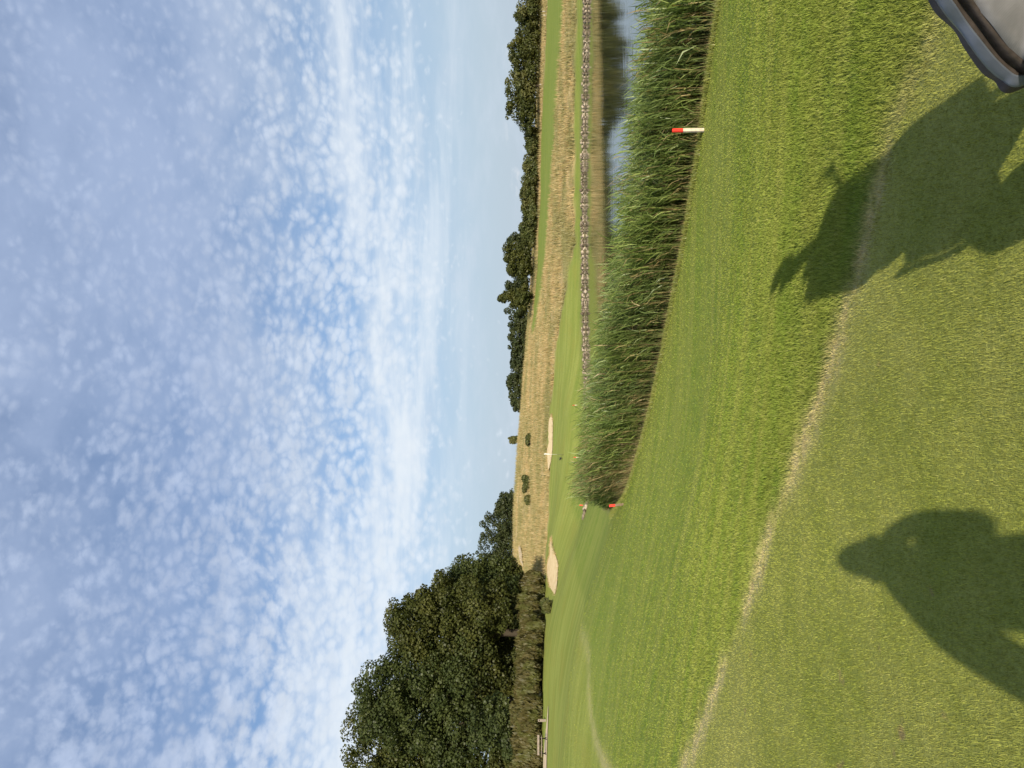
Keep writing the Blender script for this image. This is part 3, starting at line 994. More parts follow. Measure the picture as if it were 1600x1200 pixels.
def make_tree(name, label, cat, base, ells, nl, rl, leaves, size, m_leaf, trunk_r=0.25, group=None, limbs=6):
    """ells: main masses of the crown, relative to the base"""
    t = thing(name, label, cat, base, group)
    ells = [tuple(map(float, e)) for e in ells]
    top = max(e[2] for e in ells)
    path = [(0, 0, -0.4), (rng.normal(0, .1), rng.normal(0, .1), top * 0.3), (rng.normal(0, .25), rng.normal(0, .25), top * 0.65), (ells[0][0] * .5, ells[0][1] * .5, top * .92)]
    parts = [tube(path, [trunk_r * 1.25, trunk_r, trunk_r * .7, trunk_r * .25], 8)]
    for k in range(limbs):
        e = ells[k % len(ells)]
        z0 = top * rng.uniform(0.22, 0.6)
        a = rng.uniform(0, 6.28)
        tip = np.array(e[:3]) + np.array([math.cos(a) * e[3] * .6, math.sin(a) * e[4] * .6, rng.uniform(-.3, .2) * e[5]])
        mid = np.array([0, 0, z0]) * .5 + tip * .5 + np.array([0, 0, -0.06 * top])
        parts.append(tube([(0, 0, z0), mid, tip], [trunk_r * .5, trunk_r * .32, trunk_r * .1], 6))
    V, F = join(parts)
    add("trunk", mesh_np("trunk", V, F, None, True, [M_BARK]), t)
    V, F, Rn = leaf_cloud(crown_lumps(ells, nl, rl), leaves, size)
    add("crown", mesh_np("crown", V, F, dict(rnd=Rn), False, [m_leaf]), t)
    return t


def gz(x, y):
    return float(terr(np.array([x]), np.array([y]))[0])


# --- the wood on the left: big broadleaf trees (x, y, height, crown radius)
WOOD = [
    (-37.3, 78.0, 20.6, 6.4, M_OAK, "tallest broadleaf tree of the wood, its dark crown at the picture's edge", 1.0),
    (-31.9, 75.0, 19.3, 5.6, M_OAK2, "tall dark broadleaf tree just inside the tallest tree of the wood", 1.0),
    (-25.6, 77.0, 16.4, 5.2, M_OAK, "broad dark tree in the middle of the wood, above the broom", 1.0),
    (-24.0, 82.0, 13.2, 4.4, M_OAK2, "dark tree stepping down towards the open end of the wood", 0.9),
    (-23.6, 85.5, 9.4, 3.2, M_OAK, "outermost low dark tree at the open end of the wood", 0.8),
    (-43.5, 77.0, 20.0, 6.0, M_OAK2, "dark tree of the wood cut off by the picture's edge", 0.7),
]
for (x, y, h, r, ml, lab, q) in WOOD:
    b = (x, y, gz(x, y))
    e = [(0, 0, h * .60, r, r, h * .36), (r * .15, -r * .2, h * .80, r * .74, r * .74, h * .20), (r * .55, 0, h * .62, r * .62, r * .7, h * .24), (-r * .5, 0, h * .64, r * .62, r * .7, h * .24),
         (-r * .45, -r * .25, h * .42, r * .75, r * .7, h * .24), (r * .5, -r * .2, h * .40, r * .72, r * .7, h * .24)]
    make_tree("broadleaf_tree", lab, "tree", b, e, int(230 * q), 0.98, int(52000 * q), 0.20, ml, 0.38, "broadleaf trees of the wood")
for (x, y, h, r, ml, lab) in [
    (-31.2, 68.2, 6.9, 2.9, M_OAK2, "round blue green young tree in front of the wood, behind the bench"),
    (-24.2, 79.0, 5.3, 2.2, M_BUSHY, "small light olive tree at the foot of the wood above the broom"),
    (-28.8, 77.0, 9.3, 3.0, M_OAK, "young leaning tree in front of the middle of the wood"),
    (-35.5, 68.8, 5.4, 2.4, M_OAK, "low dark tree at the wood's foot near the picture's edge"),
    (-33.0, 92.0, 9.0, 4.6, M_OAK, "dark understorey tree deep in the wood behind the round young tree"),
    (-27.0, 93.0, 8.5, 4.4, M_OAK2, "dark understorey tree deep in the middle of the wood"),
    (-40.0, 92.0, 9.0, 4.8, M_OAK2, "dark understorey tree deep in the wood near the picture's edge"),
]:
    e = [(0, 0, h * .56, r, r, h * .44), (-r * .3, -r * .3, h * .32, r * .8, r * .8, h * .28)]
    make_tree("young_tree", lab, "tree", (x, y, gz(x, y)), e, 60, 0.60, 13000, 0.19, ml, 0.14, "young trees along the foot of the wood", 4)


def make_shrub(name, label, cat, base, rx, h, leaves, size, m_leaf, group, aspect=2.2):
    t = thing(name, label, cat, base, group)
    lumps = []
    for k in range(11):
        a = rng.uniform(0, 6.28); q = rng.uniform(0.1, 0.75)
        lumps.append((math.cos(a) * rx * q, math.sin(a) * rx * q * 0.8, h * rng.uniform(0.3, 0.66), rx * rng.uniform(.35, .55), rx * rng.uniform(.35, .5), h * rng.uniform(.26, .38)))
    V, F, Rn = leaf_cloud(lumps, leaves, size, 0.2, aspect, True)
    V[:, 2] = np.maximum(V[:, 2], -0.05)
    add("foliage", mesh_np("foliage", V, F, dict(rnd=Rn), False, [m_leaf]), t)
    st = [tube([(rng.normal(0, .1), rng.normal(0, .1), -0.1), (rng.normal(0, rx * .3), rng.normal(0, rx * .3), h * .6)], [0.04, 0.015], 5) for _ in range(5)]
    V, F = join(st)
    add("stem", mesh_np("stem", V, F, None, True, [M_BARK]), t)
    return t


# broom thicket in front of the wood
for i, q in enumerate(np.linspace(0, 1, 24)):
    x = -37.5 + 15.8 * q + rng.normal(0, .35); y = 63.2 + 2.2 * q + 50.0 * max(0, q - 0.62) ** 1.2 + rng.normal(0, .5)
    h = rng.uniform(2.2, 2.9) * (1.0 if q < 0.75 else 1.05)
    make_shrub("broom_shrub", "brownish green upright broom shrub in the thicket below the wood", "shrub", (x, y, gz(x, y)), rng.uniform(1.5, 1.9), h, 5200, 0.16, M_GORSE, "broom thicket below the wood", 3.0)

# --- trees beyond the far field, right to left in the picture's upright view: (x, y, height, radius, form, leaf, label)
FAR = [
    (69.0, 137.0, 6.0, 4.2, 'r', M_BUSHY, "dark bushy tree at the far right end of the field's tree line"),
    (64.5, 138.0, 5.6, 4.0, 'r', M_OAK, "low bushy tree beside the right end of the tree line"),
    (59.6, 137.0, 7.0, 4.2, 'r', M_OAK, "rounded dark tree with a notch of sky on its left"),
    (54.3, 136.5, 7.8, 3.6, 'r', M_BUSHY, "tallest domed dark tree of the pair above the pond's far field"),
    (49.8, 137.0, 7.0, 3.6, 'r', M_OAK, "domed dark tree leaning against the tallest domed tree"),
    (45.2, 140.0, 3.2, 2.4, 'r', M_BUSHY, "low dark bush left of the two domed trees"),
    (41.0, 142.0, 3.4, 2.8, 'r', M_BUSHY, "pale olive bush in the gap of the hedge"),
    (37.0, 143.0, 4.2, 2.8, 'r', M_BUSHY, "olive rounded bush standing highest in the hedge"),
    (33.0, 143.0, 3.6, 2.6, 'r', M_BUSHY, "bush at the left shoulder of the hedge"),
    (29.6, 144.5, 3.9, 2.6, 'r', M_BUSHY, "olive bush right of the spreading tree"),
    (30.8, 165.0, 7.0, 2.8, 'r', M_FAR, "dark round tree top peering over the olive bush"),
    (24.5, 146.0, 7.4, 3.8, 'r', M_OAK, "large spreading dark tree standing alone behind the fairway strip"),
    (26.8, 168.0, 6.6, 3.2, 'r', M_FAR, "dark tree top behind the spreading tree's right side"),
    (21.0, 165.0, 6.4, 3.0, 'r', M_FAR, "dark tree between the spreading tree and the pointed tree"),
    (17.2, 148.5, 7.2, 2.9, 'c', M_OAK, "pointed cone shaped dark tree behind the fairway strip"),
    (-32.4, 172.0, 9.6, 4.2, 'r', M_FAR, "grey green tree beside the open end of the wood, on the skyline"),
    (-37.6, 172.0, 11.6, 4.6, 'r', M_FAR, "highest grey green tree on the skyline beside the wood"),
    (-28.2, 174.0, 6.6, 3.2, 'r', M_FAR, "lower grey green tree tailing off the skyline clump"),
    (-43.0, 172.0, 12.2, 4.6, 'r', M_FAR, "grey green skyline tree half hidden by the wood"),
]
for (x, y, h, r, form, ml, lab) in FAR:
    z = gz(x, y)
    if form == 'c':
        e = [(0, 0, h * .30, r, r, h * .28), (0, 0, h * .52, r * .74, r * .74, h * .24), (0, 0, h * .72, r * .48, r * .48, h * .22), (0, 0, h * .87, r * .27, r * .27, h * .15)]
    else:
        e = [(0, 0, h * .52, r, r * .9, h * .44), (r * .35, 0, h * .34, r * .8, r * .7, h * .30), (-r * .4, 0, h * .30, r * .8, r * .7, h * .28)]
    make_tree("field_tree", lab, "tree", (x, y, z), e, 48 if form == 'r' else 70, 0.82 if form == 'r' else 0.5, 6800, 0.29, ml, 0.2, "trees beyond the far field", 4)

# the wood edge running along the skyline behind the dry field
for i, (x, y, h, r) in enumerate([(20.5, 205, 9.5, 3.6), (16.5, 206, 8.8, 3.4), (13.4, 206, 8.4, 3.2), (10.0, 207, 8.1, 3.0), (6.6, 207, 8.0, 2.9), (3.6, 207, 8.3, 2.7), (0.4, 208, 8.9, 2.8), (-2.6, 208, 8.4, 2.6), (-5.8, 208, 7.6, 2.0)]):
    z = gz(x, y)
    e = [(0, 0, h * .55, r, r * .9, h * .42), (r * .4, 0, h * .36, r * .8, r * .7, h * .30)]
    make_tree("skyline_tree", "small dark tree in the close row along the skyline behind the dry field", "tree", (x, y, z), e, 20, 0.9, 2600, 0.45, M_FAR, 0.2, "row of trees along the skyline", 3)

# scrub on the dry hillside
for (x, y, rx, h, lab) in [(-16.5, 124, 1.5, 1.5, "green scrub bush on the dry hillside below the skyline"), (-18.6, 121, 1.2, 1.2, "low green scrub bush beside the larger one on the dry hillside"),
                           (-9.4, 126, 1.1, 1.0, "small green scrub bush behind the long bunker"), (-12.2, 164, 1.0, 2.9, "tiny bush breaking the skyline above the dry hillside")]:
    make_shrub("scrub_bush", lab, "bush", (x, y, gz(x, y)), rx, h, 900, 0.25, M_BUSHY, "scrub on the dry hillside", 1.2)
# rough herbs beside the rounded bunker
for (x, y) in [(-21.3, 73.0), (-21.0, 70.5), (-20.3, 68.6)]:
    make_shrub("herb_clump", "leafy weed clump beside the rounded bunker", "plant", (x, y, gz(x, y)), 0.6, 0.8, 500, 0.16, M_BUSHY, "weeds beside the rounded bunker", 1.6)


# ------------------------------------------------------------------ small hard things: mesh helpers
def box(c, s, rot=None, taper=1.0):
    """box with slightly chamfered edges would be lost at this size: plain corners, tapered top"""
    x, y, z = np.array(s) / 2.0
    V = np.array([(-x, -y, -z), (x, -y, -z), (x, y, -z), (-x, y, -z), (-x * taper, -y * taper, z), (x * taper, -y * taper, z), (x * taper, y * taper, z), (-x * taper, y * taper, z)])
    if rot is not None:
        V = V @ np.array(rot.to_3x3()).T
    return V + np.array(c), np.array([(0, 3, 2, 1), (4, 5, 6, 7), (0, 1, 5, 4), (1, 2, 6, 5), (2, 3, 7, 6), (3, 0, 4, 7)])


def bar(a, b, w, d=None):
    """square bar from a to b"""
    a = Vector(a); b = Vector(b); v = b - a
    q = v.to_track_quat('Z', 'X').to_matrix()
    return box((a + b) / 2, (w, d or w, v.length), q)


def closed_tube(path, radii, sides=8):
    V, F = tube(path, radii, sides)
    F = [tuple(f) for f in F]
    n = len(path)
    # close the ends with collapsed rings
    V = np.r_[V, [path[0]], [path[-1]]]
    a, b = n * sides, n * sides + 1
    for k in range(sides):
        F.append((a, (k + 1) % sides, k, a)); F.append((b, (n - 1) * sides + k, (n - 1) * sides + (k + 1) % sides, b))
    return V, F


def poly_mesh(name, V, F, m, smooth=False, bevel=0.0):
    """mesh from mixed faces (degenerate corners dropped), optional small bevel baked in"""
    bm = bmesh.new()
    vs = [bm.verts.new(tuple(map(float, v))) for v in V]
    for f in F:
        idx = []
        for i in f:
            if int(i) not in idx: idx.append(int(i))
        if len(idx) > 2:
            try: bm.faces.new([vs[i] for i in idx])
            except ValueError: pass
    bmesh.ops.recalc_face_normals(bm, faces=bm.faces)
    if bevel:
        bmesh.ops.bevel(bm, geom=[e for e in bm.edges if e.is_manifold and e.calc_face_angle(0) > 0.5], offset=bevel, segments=2, affect='EDGES')
    for f in bm.faces: f.smooth = smooth
    me = bpy.data.meshes.new(name); bm.to_mesh(me); bm.free()
    me.materials.append(m)
    return me


# ------------------------------------------------------------------ marker stakes
M_STAKE = simple_mat("stake_wood", (0.62, 0.52, 0.40), 0.8, 0.2, 0.0, 0.22, 14.0, 0.3)
M_STAKE_GREY = simple_mat("stake_wood_weathered", (0.20, 0.15, 0.10), 0.9, 0.15, 0.0, 0.3, 14.0, 0.3)
M_RED = simple_mat("stake_red_paint", (0.78, 0.045, 0.030), 0.45, 0.4, 0.0, 0.12, 20.0)
for (x, y, h, w, red, tilt, mw, lab) in [
    (6.12, 18.23, 0.76, 0.085, 0.34, (0.0, 0.0), M_STAKE, "nearest red topped pale stake in front of the reeds"),
    (-5.54, 34.65, 0.66, 0.11, 0.42, (0.03, -0.12), M_STAKE_GREY, "weathered red topped stake at the tip of the reed bed"),
    (-10.78, 66.63, 0.68, 0.09, 0.45, (0.0, 0.05), M_STAKE_GREY, "red topped stake beside the stones at the pond's end"),
    (-7.31, 74.57, 0.70, 0.06, 0.36, (0.02, 0.05), M_STAKE, "slim red topped stake on the green's edge below the flagstick"),
    (-2.19, 77.95, 0.52, 0.055, 0.40, (0.0, -0.04), M_STAKE, "farthest small red topped stake above the stone bank"),
]:
    t = thing("marker_stake", lab, "stake", (x, y, gz(x, y)), "red topped marker stakes round the pond")
    t.rotation_euler = (tilt[0], tilt[1], 0.3)
    hr = h * red
    V, F = box((0, 0, (h - hr) / 2 - 0.1), (w, w * .7, h - hr + 0.2))
    add("post", poly_mesh("post", V, F, mw, False, w * 0.06), t)
    V, F = box((0, 0, h - hr / 2), (w * 1.02, w * .72, hr), None, 0.96)
    add("painted_top", poly_mesh("painted_top", V, F, M_RED, False, w * 0.08), t)

# ------------------------------------------------------------------ flagstick
M_WHITE = simple_mat("white_paint", (0.72, 0.72, 0.70), 0.5, 0.3, 0.0, 0.06, 8.0)
M_DARKPOLE = simple_mat("dark_pole", (0.10, 0.10, 0.07), 0.6, 0.3, 0.0, 0.2, 8.0)
fx, fy = -7.67, 81.76
t = thing("flagstick", "slim flagstick with a limp white flag standing on the green", "flag", (fx, fy, gz(fx, fy)))
add("lower_pole", poly_mesh("lower_pole", *closed_tube([(0, 0, -0.15), (0, 0, 0.72)], [0.016, 0.016]), M_DARKPOLE, True), t)
add("upper_pole", poly_mesh("upper_pole", *closed_tube([(0, 0, 0.72), (0, 0, 2.15)], [0.015, 0.013]), M_WHITE, True), t)
fv, ff = [], []
for i in range(7):
    for j in range(9):
        a, b = i / 6, j / 8
        fv.append((0.012 + 0.11 * a * (1 - 0.35 * b), 0.07 * math.sin(7 * a + 1.5 * b) * a, 2.13 - 0.62 * b - 0.10 * a))
for i in range(6):
    for j in range(8):
        ff.append((i * 9 + j, i * 9 + j + 1, (i + 1) * 9 + j + 1, (i + 1) * 9 + j))
fl = add("flag", poly_mesh("flag", fv, ff, M_WHITE, True), t)
sol = fl.modifiers.new("cloth", 'SOLIDIFY'); sol.thickness = 0.004

# ------------------------------------------------------------------ bird on the green
def skin_mesh(name, verts, edges, radii, m, sub=2, root=0):
    me = bpy.data.meshes.new(name)
    me.from_pydata([tuple(v) for v in verts], edges, [])
    o = add(name, me)
    md = o.modifiers.new("skin", 'SKIN'); md.use_smooth_shade = True
    for i, r in enumerate(radii):
        r = r if isinstance(r, tuple) else (r, r)
        me.skin_vertices[0].data[i].radius = r
        me.skin_vertices[0].data[i].use_root = (i == root)
    s = o.modifiers.new("smooth", 'SUBSURF'); s.levels = sub; s.render_levels = sub
    me.materials.append(m)
    return o


M_CROW = simple_mat("crow_feather", (0.02, 0.02, 0.024), 0.5, 0.4, 0.0, 0.2, 10.0)
bx, by = -8.18, 82.3
bird = skin_mesh("bird", [(0, 0, .20), (.12, 0, .24), (.19, 0, .31), (.25, 0, .31), (.31, 0, .30), (-.12, 0, .17), (-.26, 0, .13), (.0, .04, .12), (.01, .045, .0), (.0, -.04, .12), (.01, -.045, .0)],
                 [(0, 1), (1, 2), (2, 3), (3, 4), (0, 5), (5, 6), (0, 7), (7, 8), (0, 9), (9, 10)], [.085, .07, .042, .035, .008, .06, (.05, .012), .015, .008, .015, .008], M_CROW)
bird.location = (bx, by, gz(bx, by)); bird.rotation_euler = (0, 0, 2.4)
tag(bird, "small dark bird standing on the green beside the flagstick", "bird")

# ------------------------------------------------------------------ bench and sign below the wood
M_PLANK = simple_mat("weathered_plank", (0.26, 0.215, 0.175), 0.85, 0.2, 0.0, 0.25, 9.0, 0.3)
M_IRON = simple_mat("dark_iron", (0.03, 0.028, 0.025), 0.6, 0.4, 0.6, 0.2, 12.0)
bx, by = -28.1, 58.2
t = thing("bench", "weathered plank bench on dark legs beside the pale path", "bench", (bx, by, gz(bx, by)), None, R(8))
add("backrest", poly_mesh("backrest", *box((0, 0.17, 0.68), (1.5, 0.04, 0.16)), M_PLANK, False, 0.008), t)
add("seat", poly_mesh("seat", *box((0, -0.06, 0.42), (1.5, 0.38, 0.05)), M_PLANK, False, 0.008), t)
for s in (-0.55, 0.55):
    V, F = join([bar((s, -0.26, 0.0), (s, 0.10, 0.40), 0.05), bar((s, 0.26, 0.0), (s, -0.16, 0.40), 0.05), bar((s, 0.12, 0.36), (s, 0.20, 0.74), 0.045)])
    add("leg", poly_mesh("leg", V, F, M_IRON), t)
sx, sy = -27.2, 60.6
t = thing("marker_post", "stout grey marker post with a small plate near the bench", "post", (sx, sy, gz(sx, sy)), None, R(15))
add("post", poly_mesh("post", *box((0, 0, 0.26), (0.20, 0.14, 0.72), None, 0.95), M_PLANK, False, 0.012), t)
add("plate", poly_mesh("plate", *box((0, -0.078, 0.52), (0.10, 0.02, 0.08)), M_IRON, False, 0.004), t)

for (x, y, h, lab) in [(63.9, 128.5, 0.62, "white marker post before the right end of the tree line"), (62.6, 127.2, 0.58, "second white marker post, nearer the fairway strip"), (53.2, 133.0, 0.60, "white post at the foot of the domed tree")]:
    t = thing("white_post", lab, "post", (x, y, gz(x, y)), "white posts on the far side of the fairway strip")
    add("post", poly_mesh("post", *box((0, 0, h / 2 - 0.05), (0.06, 0.06, h + 0.1), None, 0.9), M_WHITE, False, 0.01), t)
    add("cap", poly_mesh("cap", *box((0, 0, h + 0.02), (0.075, 0.075, 0.04), None, 0.7), M_WHITE, False, 0.008), t)

M_BOULDER = simple_mat("boulder_stone", (0.40, 0.34, 0.31), 0.9, 0.2, 0.0, 0.3, 3.0, 0.5)
V0, F0 = ICO2
bx, by = -32.9, 129.4
bo = add("boulder", mesh_np("boulder", V0 * (1 + 0.08 * np.sin(V0[:, :1] * 7 + V0[:, 1:2] * 5)) * np.array([.5, .4, .42]), F0, None, True, [M_BOULDER]), None, (bx, by, gz(bx, by) + 0.55))
tag(bo, "pale pinkish boulder on the dry slope by the wood's open end", "boulder")

# ------------------------------------------------------------------ the golfer's bag on its trolley, one corner in view
def fabric_material():
    m, g, out = mat("bag_fabric")
    co = g.node('ShaderNodeTexCoord').outputs['Object']
    wv = g.node('ShaderNodeTexWave'); wv.wave_type = 'BANDS'; wv.bands_direction = 'DIAGONAL'
    g.link(co, wv.inputs['Vector']); wv.inputs['Scale'].default_value = 160.0; wv.inputs['Distortion'].default_value = 1.0
    n = g.noise(co, 14.0, 5.0, 0.6)
    c = g.mix(g.maprange(n, 0.3, 0.7), (0.185, 0.182, 0.186), (0.262, 0.258, 0.262))
    k = g.maprange(wv.outputs['Fac'], 0, 1, 0.92, 1.05, False)
    c = g.vmath('MULTIPLY', c, g.comb(k, k, k))
    h = g.math('ADD', n, g.math('MULTIPLY', wv.outputs['Fac'], 0.12))
    principled(g, out, c, 0.62, 0.35, 0.0, bump(g, h, 0.35, 0.006))
    return m


M_FABRIC = fabric_material()
M_RIM = simple_mat("bag_rim_plastic", (0.115, 0.130, 0.165), 0.28, 0.6, 0.0, 0.10, 25.0)
M_TRIM = simple_mat("bag_dark_trim", (0.060, 0.048, 0.042), 0.6, 0.3, 0.0, 0.25, 40.0, 0.2)
M_BLACK = simple_mat("black_rubber", (0.015, 0.015, 0.016), 0.7, 0.3, 0.0, 0.2, 30.0)
M_STEEL = simple_mat("brushed_steel", (0.60, 0.60, 0.60), 0.25, 0.5, 1.0, 0.1, 60.0)
M_KNIT = simple_mat("knit_cover", (0.035, 0.040, 0.060), 0.95, 0.1, 0.0, 0.3, 60.0, 0.4)


def cr(pts, n):
    return np.array(smooth_line([tuple(p) for p in pts], n))


bag = thing("golf_bag", "grey fabric golf bag with a dark moulded rim, only its corner in view", "golf bag", (1.15, 1.75, 0.0))
BO = np.array([1.15, 1.75, 0.0])
# moulded rim: a curved flange, thick edge towards the sun, shaded face towards the pond
rim_line = cr([(0.884, 1.73, 0.765), (0.873, 1.75, 0.733), (0.857, 1.77, 0.702), (0.831, 1.81, 0.65), (0.798, 1.84, 0.599), (0.767, 1.88, 0.539), (0.747, 1.91, 0.488), (0.738, 1.92, 0.46), (0.745, 1.93, 0.43), (0.769, 1.93, 0.379)], 5) + np.array([0.030, 0.0, -0.020])


def sweep_section(line, sec, name, m, smooth=True):
    """sweep a section given as (across, up) offsets; across points to the pond side (left)"""
    n = len(line); k = len(sec)
    V = []
    for i in range(n):
        d = line[min(i + 1, n - 1)] - line[max(i - 1, 0)]; d /= np.linalg.norm(d)
        upv = np.array([0.25, -0.85, 0.45]); upv -= d * (upv @ d); upv /= np.linalg.norm(upv)
        left = np.cross(upv, d); left /= np.linalg.norm(left)
        if left[0] > 0: left = -left
        e = min(1.0, (n - 1 - i) / 4 + 0.25, i / 4 + 0.25)
        for a, b in sec:
            V.append(line[i] + left * a * e + upv * b * e)
    F = []
    for i in range(n - 1):
        for j in range(k):
            F.append((i * k + j, i * k + (j + 1) % k, (i + 1) * k + (j + 1) % k, (i + 1) * k + j))
    F.append(tuple(range(k))); F.append(tuple(range((n - 1) * k, n * k))[::-1])
    return poly_mesh(name, np.array(V) - BO, F, m, smooth)


LEFT = 1.0
add("rim", sweep_section(rim_line, [(0.0, 0.003), (0.003, 0.005), (0.005, 0.002), (0.009, -0.009), (0.011, -0.018), (0.008, -0.026), (0.002, -0.028), (0.002, -0.012)], "rim", M_RIM), bag)
add("rim_band", sweep_section(rim_line, [(0.001, 0.0), (-0.004, 0.004), (-0.012, 0.002), (-0.016, -0.012), (-0.014, -0.05), (0.0, -0.05)], "rim_band", M_TRIM), bag)
pip = rim_line + np.array([0.024, -0.011, -0.015])
add("piping", sweep_section(pip, [(0.006, 0.0), (0.004, 0.005), (-0.003, 0.006), (-0.007, 0.0), (-0.004, -0.03), (0.006, -0.03)], "piping", M_TRIM), bag)
# the padded pocket panel behind it, sunlit
pv, pf = [], []
nu, nv_ = len(pip), 14
for i in range(nu):
    for j in range(nv_):
        b = j / (nv_ - 1)
        a = i / (nu - 1)
        bulge = 0.07 * math.sin(math.pi * min(1.0, b * 1.1)) ** 0.8 + 0.010 * math.sin(9 * a + 5 * b) * b + 0.006 * math.sin(17 * a - 11 * b)
        p = pip[i] + np.array([0.004, -0.001, -0.002]) + b * np.array([0.42, -0.10, 0.06]) + bulge * np.array([0.1, -0.85, 0.5])
        pv.append(p - BO)
for i in range(nu - 1):
    for j in range(nv_ - 1):
        pf.append((i * nv_ + j, i * nv_ + j + 1, (i + 1) * nv_ + j + 1, (i + 1) * nv_ + j))
pocket = add("pocket", poly_mesh("pocket", pv, pf, M_FABRIC, True), bag)
sm = pocket.modifiers.new("cloth", 'SOLIDIFY'); sm.thickness = 0.006
# raised seam across the pocket and a second one lower down
for b0 in (0.30, 0.78):
    i0 = int(nu * 0.42) if b0 < 0.5 else int(nu * 0.66)
    line = np.array([np.array(pv[min(nu - 1, int(i0 + 5 * j / nv_)) * nv_ + j]) for j in range(nv_)]) + np.array([0, 0, 0.0015])
    V, F = tube(line, [0.0016] * nv_, 6)
    add("seam", poly_mesh("seam", V, F, M_TRIM, True), pocket)
# zip pull on a doubled cord
z0 = np.array(pv[int(nu * 0.74) * nv_ + 0]); z1 = np.array(pv[int(nu * 0.74) * nv_ + 3]); z2 = np.array(pv[int(nu * 0.76) * nv_ + 6])
up_ = np.array([0, -0.009, 0.004])
V, F = join([tube([z0 + up_ + np.array([o, 0, 0]), (z0 + z1) / 2 + up_ * 1.6 + np.array([o, 0, 0]), z1 + up_ + np.array([o * .4, 0, 0])], [0.0028] * 3, 6) for o in (-0.007, 0.007)])
add("zip_cord", poly_mesh("zip_cord", V, F, simple_mat("cord", (0.40, 0.35, 0.29), 0.8, 0.2), True), pocket)
V, F = bar(z1 + up_, z2 + up_ * 1.2, 0.016, 0.007)
add("zip_pull", poly_mesh("zip_pull", V, F, M_BLACK, False, 0.002), pocket)
lp = np.array([0.80, 1.60, 0.0]) - BO  # added bulk below the frame, there to extend the bag's cast shadow
add("low_shadow_bulk", poly_mesh("low_shadow_bulk", *closed_tube([lp + np.array(q) for q in ((0.08, 0.04, 0.53), (0.05, 0.02, 0.47), (0.01, 0, 0.28), (0.04, 0, 0.12), (0.06, 0, 0.08))], [0.06, 0.125, 0.14, 0.11, 0.05], 16), M_FABRIC, True), bag)
# main barrel, leaning up to the right out of the picture
A0 = np.array([1.02, 1.86, 0.40]) - BO; A1 = np.array([1.60, 1.90, 1.10]) - BO
ax = (A1 - A0)
br_path = [A0 + ax * s for s in (0, 0.04, 0.3, 0.6, 0.9, 0.94, 1.0)]
add("barrel", poly_mesh("barrel", *closed_tube(br_path, [0.14, 0.165, 0.165, 0.16, 0.155, 0.17, 0.17], 20), M_FABRIC, True), bag)
add("cuff", poly_mesh("cuff", *closed_tube([A0 + ax * s for s in (0.90, 0.92, 1.0, 1.03, 1.02)], [0.165, 0.178, 0.178, 0.170, 0.13], 20), M_TRIM, True), bag)
for s in (-1, 1):
    side = np.cross(ax / np.linalg.norm(ax), [0.2, -0.9, 0.3]); side /= np.linalg.norm(side)
    c0 = A0 + ax * 0.15 + side * 0.15 * s; c1 = A0 + ax * 0.72 + side * 0.14 * s
    add("side_pocket", poly_mesh("side_pocket", *closed_tube([c0, c0 * .8 + c1 * .2, c0 * .3 + c1 * .7, c1], [0.03, 0.11, 0.10, 0.03], 14), M_FABRIC, True), bag)
for (o0, o1, r) in ((np.array([-.13, .04, .15]), np.array([-.13, .02, .13]), 0.115), (np.array([-.13, .06, .21]), np.array([-.17, .02, .16]), 0.085)):  # added bulges along the barrel that fill out its shadow's left outline
    c0 = A0 + ax * 0.22 + o0; c1 = A0 + ax * 0.95 + o1
    add("side_shadow_bulk", poly_mesh("side_shadow_bulk", *closed_tube([c0, c0 * .85 + c1 * .15, c0 * .2 + c1 * .8, c1], [0.03, r, r * .95, 0.04], 14), M_FABRIC, True), bag)

# clubs standing in the bag: each a thing of its own, out of the frame but throwing their shadow into it
adir = ax / np.linalg.norm(ax)
for i, (sp, ln, kind, lab) in enumerate([((0.10, 0.02, -0.02), 0.84, 'cover', "driver under a dark knitted headcover, standing tallest in the bag"),
                                         ((-0.10, 0.05, 0.10), 0.10, 'iron', "steel iron standing highest among the irons in the bag"),
                                         ((-0.22, -0.05, 0.12), 0.10, 'iron', "steel iron leaning outermost in the bag"),
                                         ((0.05, 0.16, 0.06), 0.44, 'cover', "fairway wood under a small dark headcover in the bag"),
                                         ((-0.02, -0.12, 0.10), 0.12, 'iron', "steel iron at the near side of the bag")]):
    d = adir + np.array(sp); d /= np.linalg.norm(d)
    root = A1 - d * 0.12 + np.array(sp) * 0.3
    tip = root + d * (ln + 0.12)
    c = thing("golf_club", lab, "golf club", tuple(BO), "clubs in the golf bag")
    add("shaft", poly_mesh("shaft", *closed_tube([root, tip], [0.006, 0.005], 8), M_STEEL, True), c)
    if kind == 'cover':
        e = tip + d * 0.02
        add("headcover", poly_mesh("headcover", *closed_tube([tip - d * 0.42, tip - d * 0.30, tip - d * 0.12, e + d * 0.02, e + d * 0.07], [0.035, 0.055, 0.075, 0.07, 0.03], 12), M_KNIT, True), c)
    else:
        hd = np.cross(d, [0, 1, 0.2]); hd /= np.linalg.norm(hd)
        V, F = bar(tip - d * 0.01, tip - d * 0.01 + hd * 0.085 + d * 0.02, 0.045, 0.016)
        add("club_head", poly_mesh("club_head", V, F, M_STEEL, False, 0.004), c)

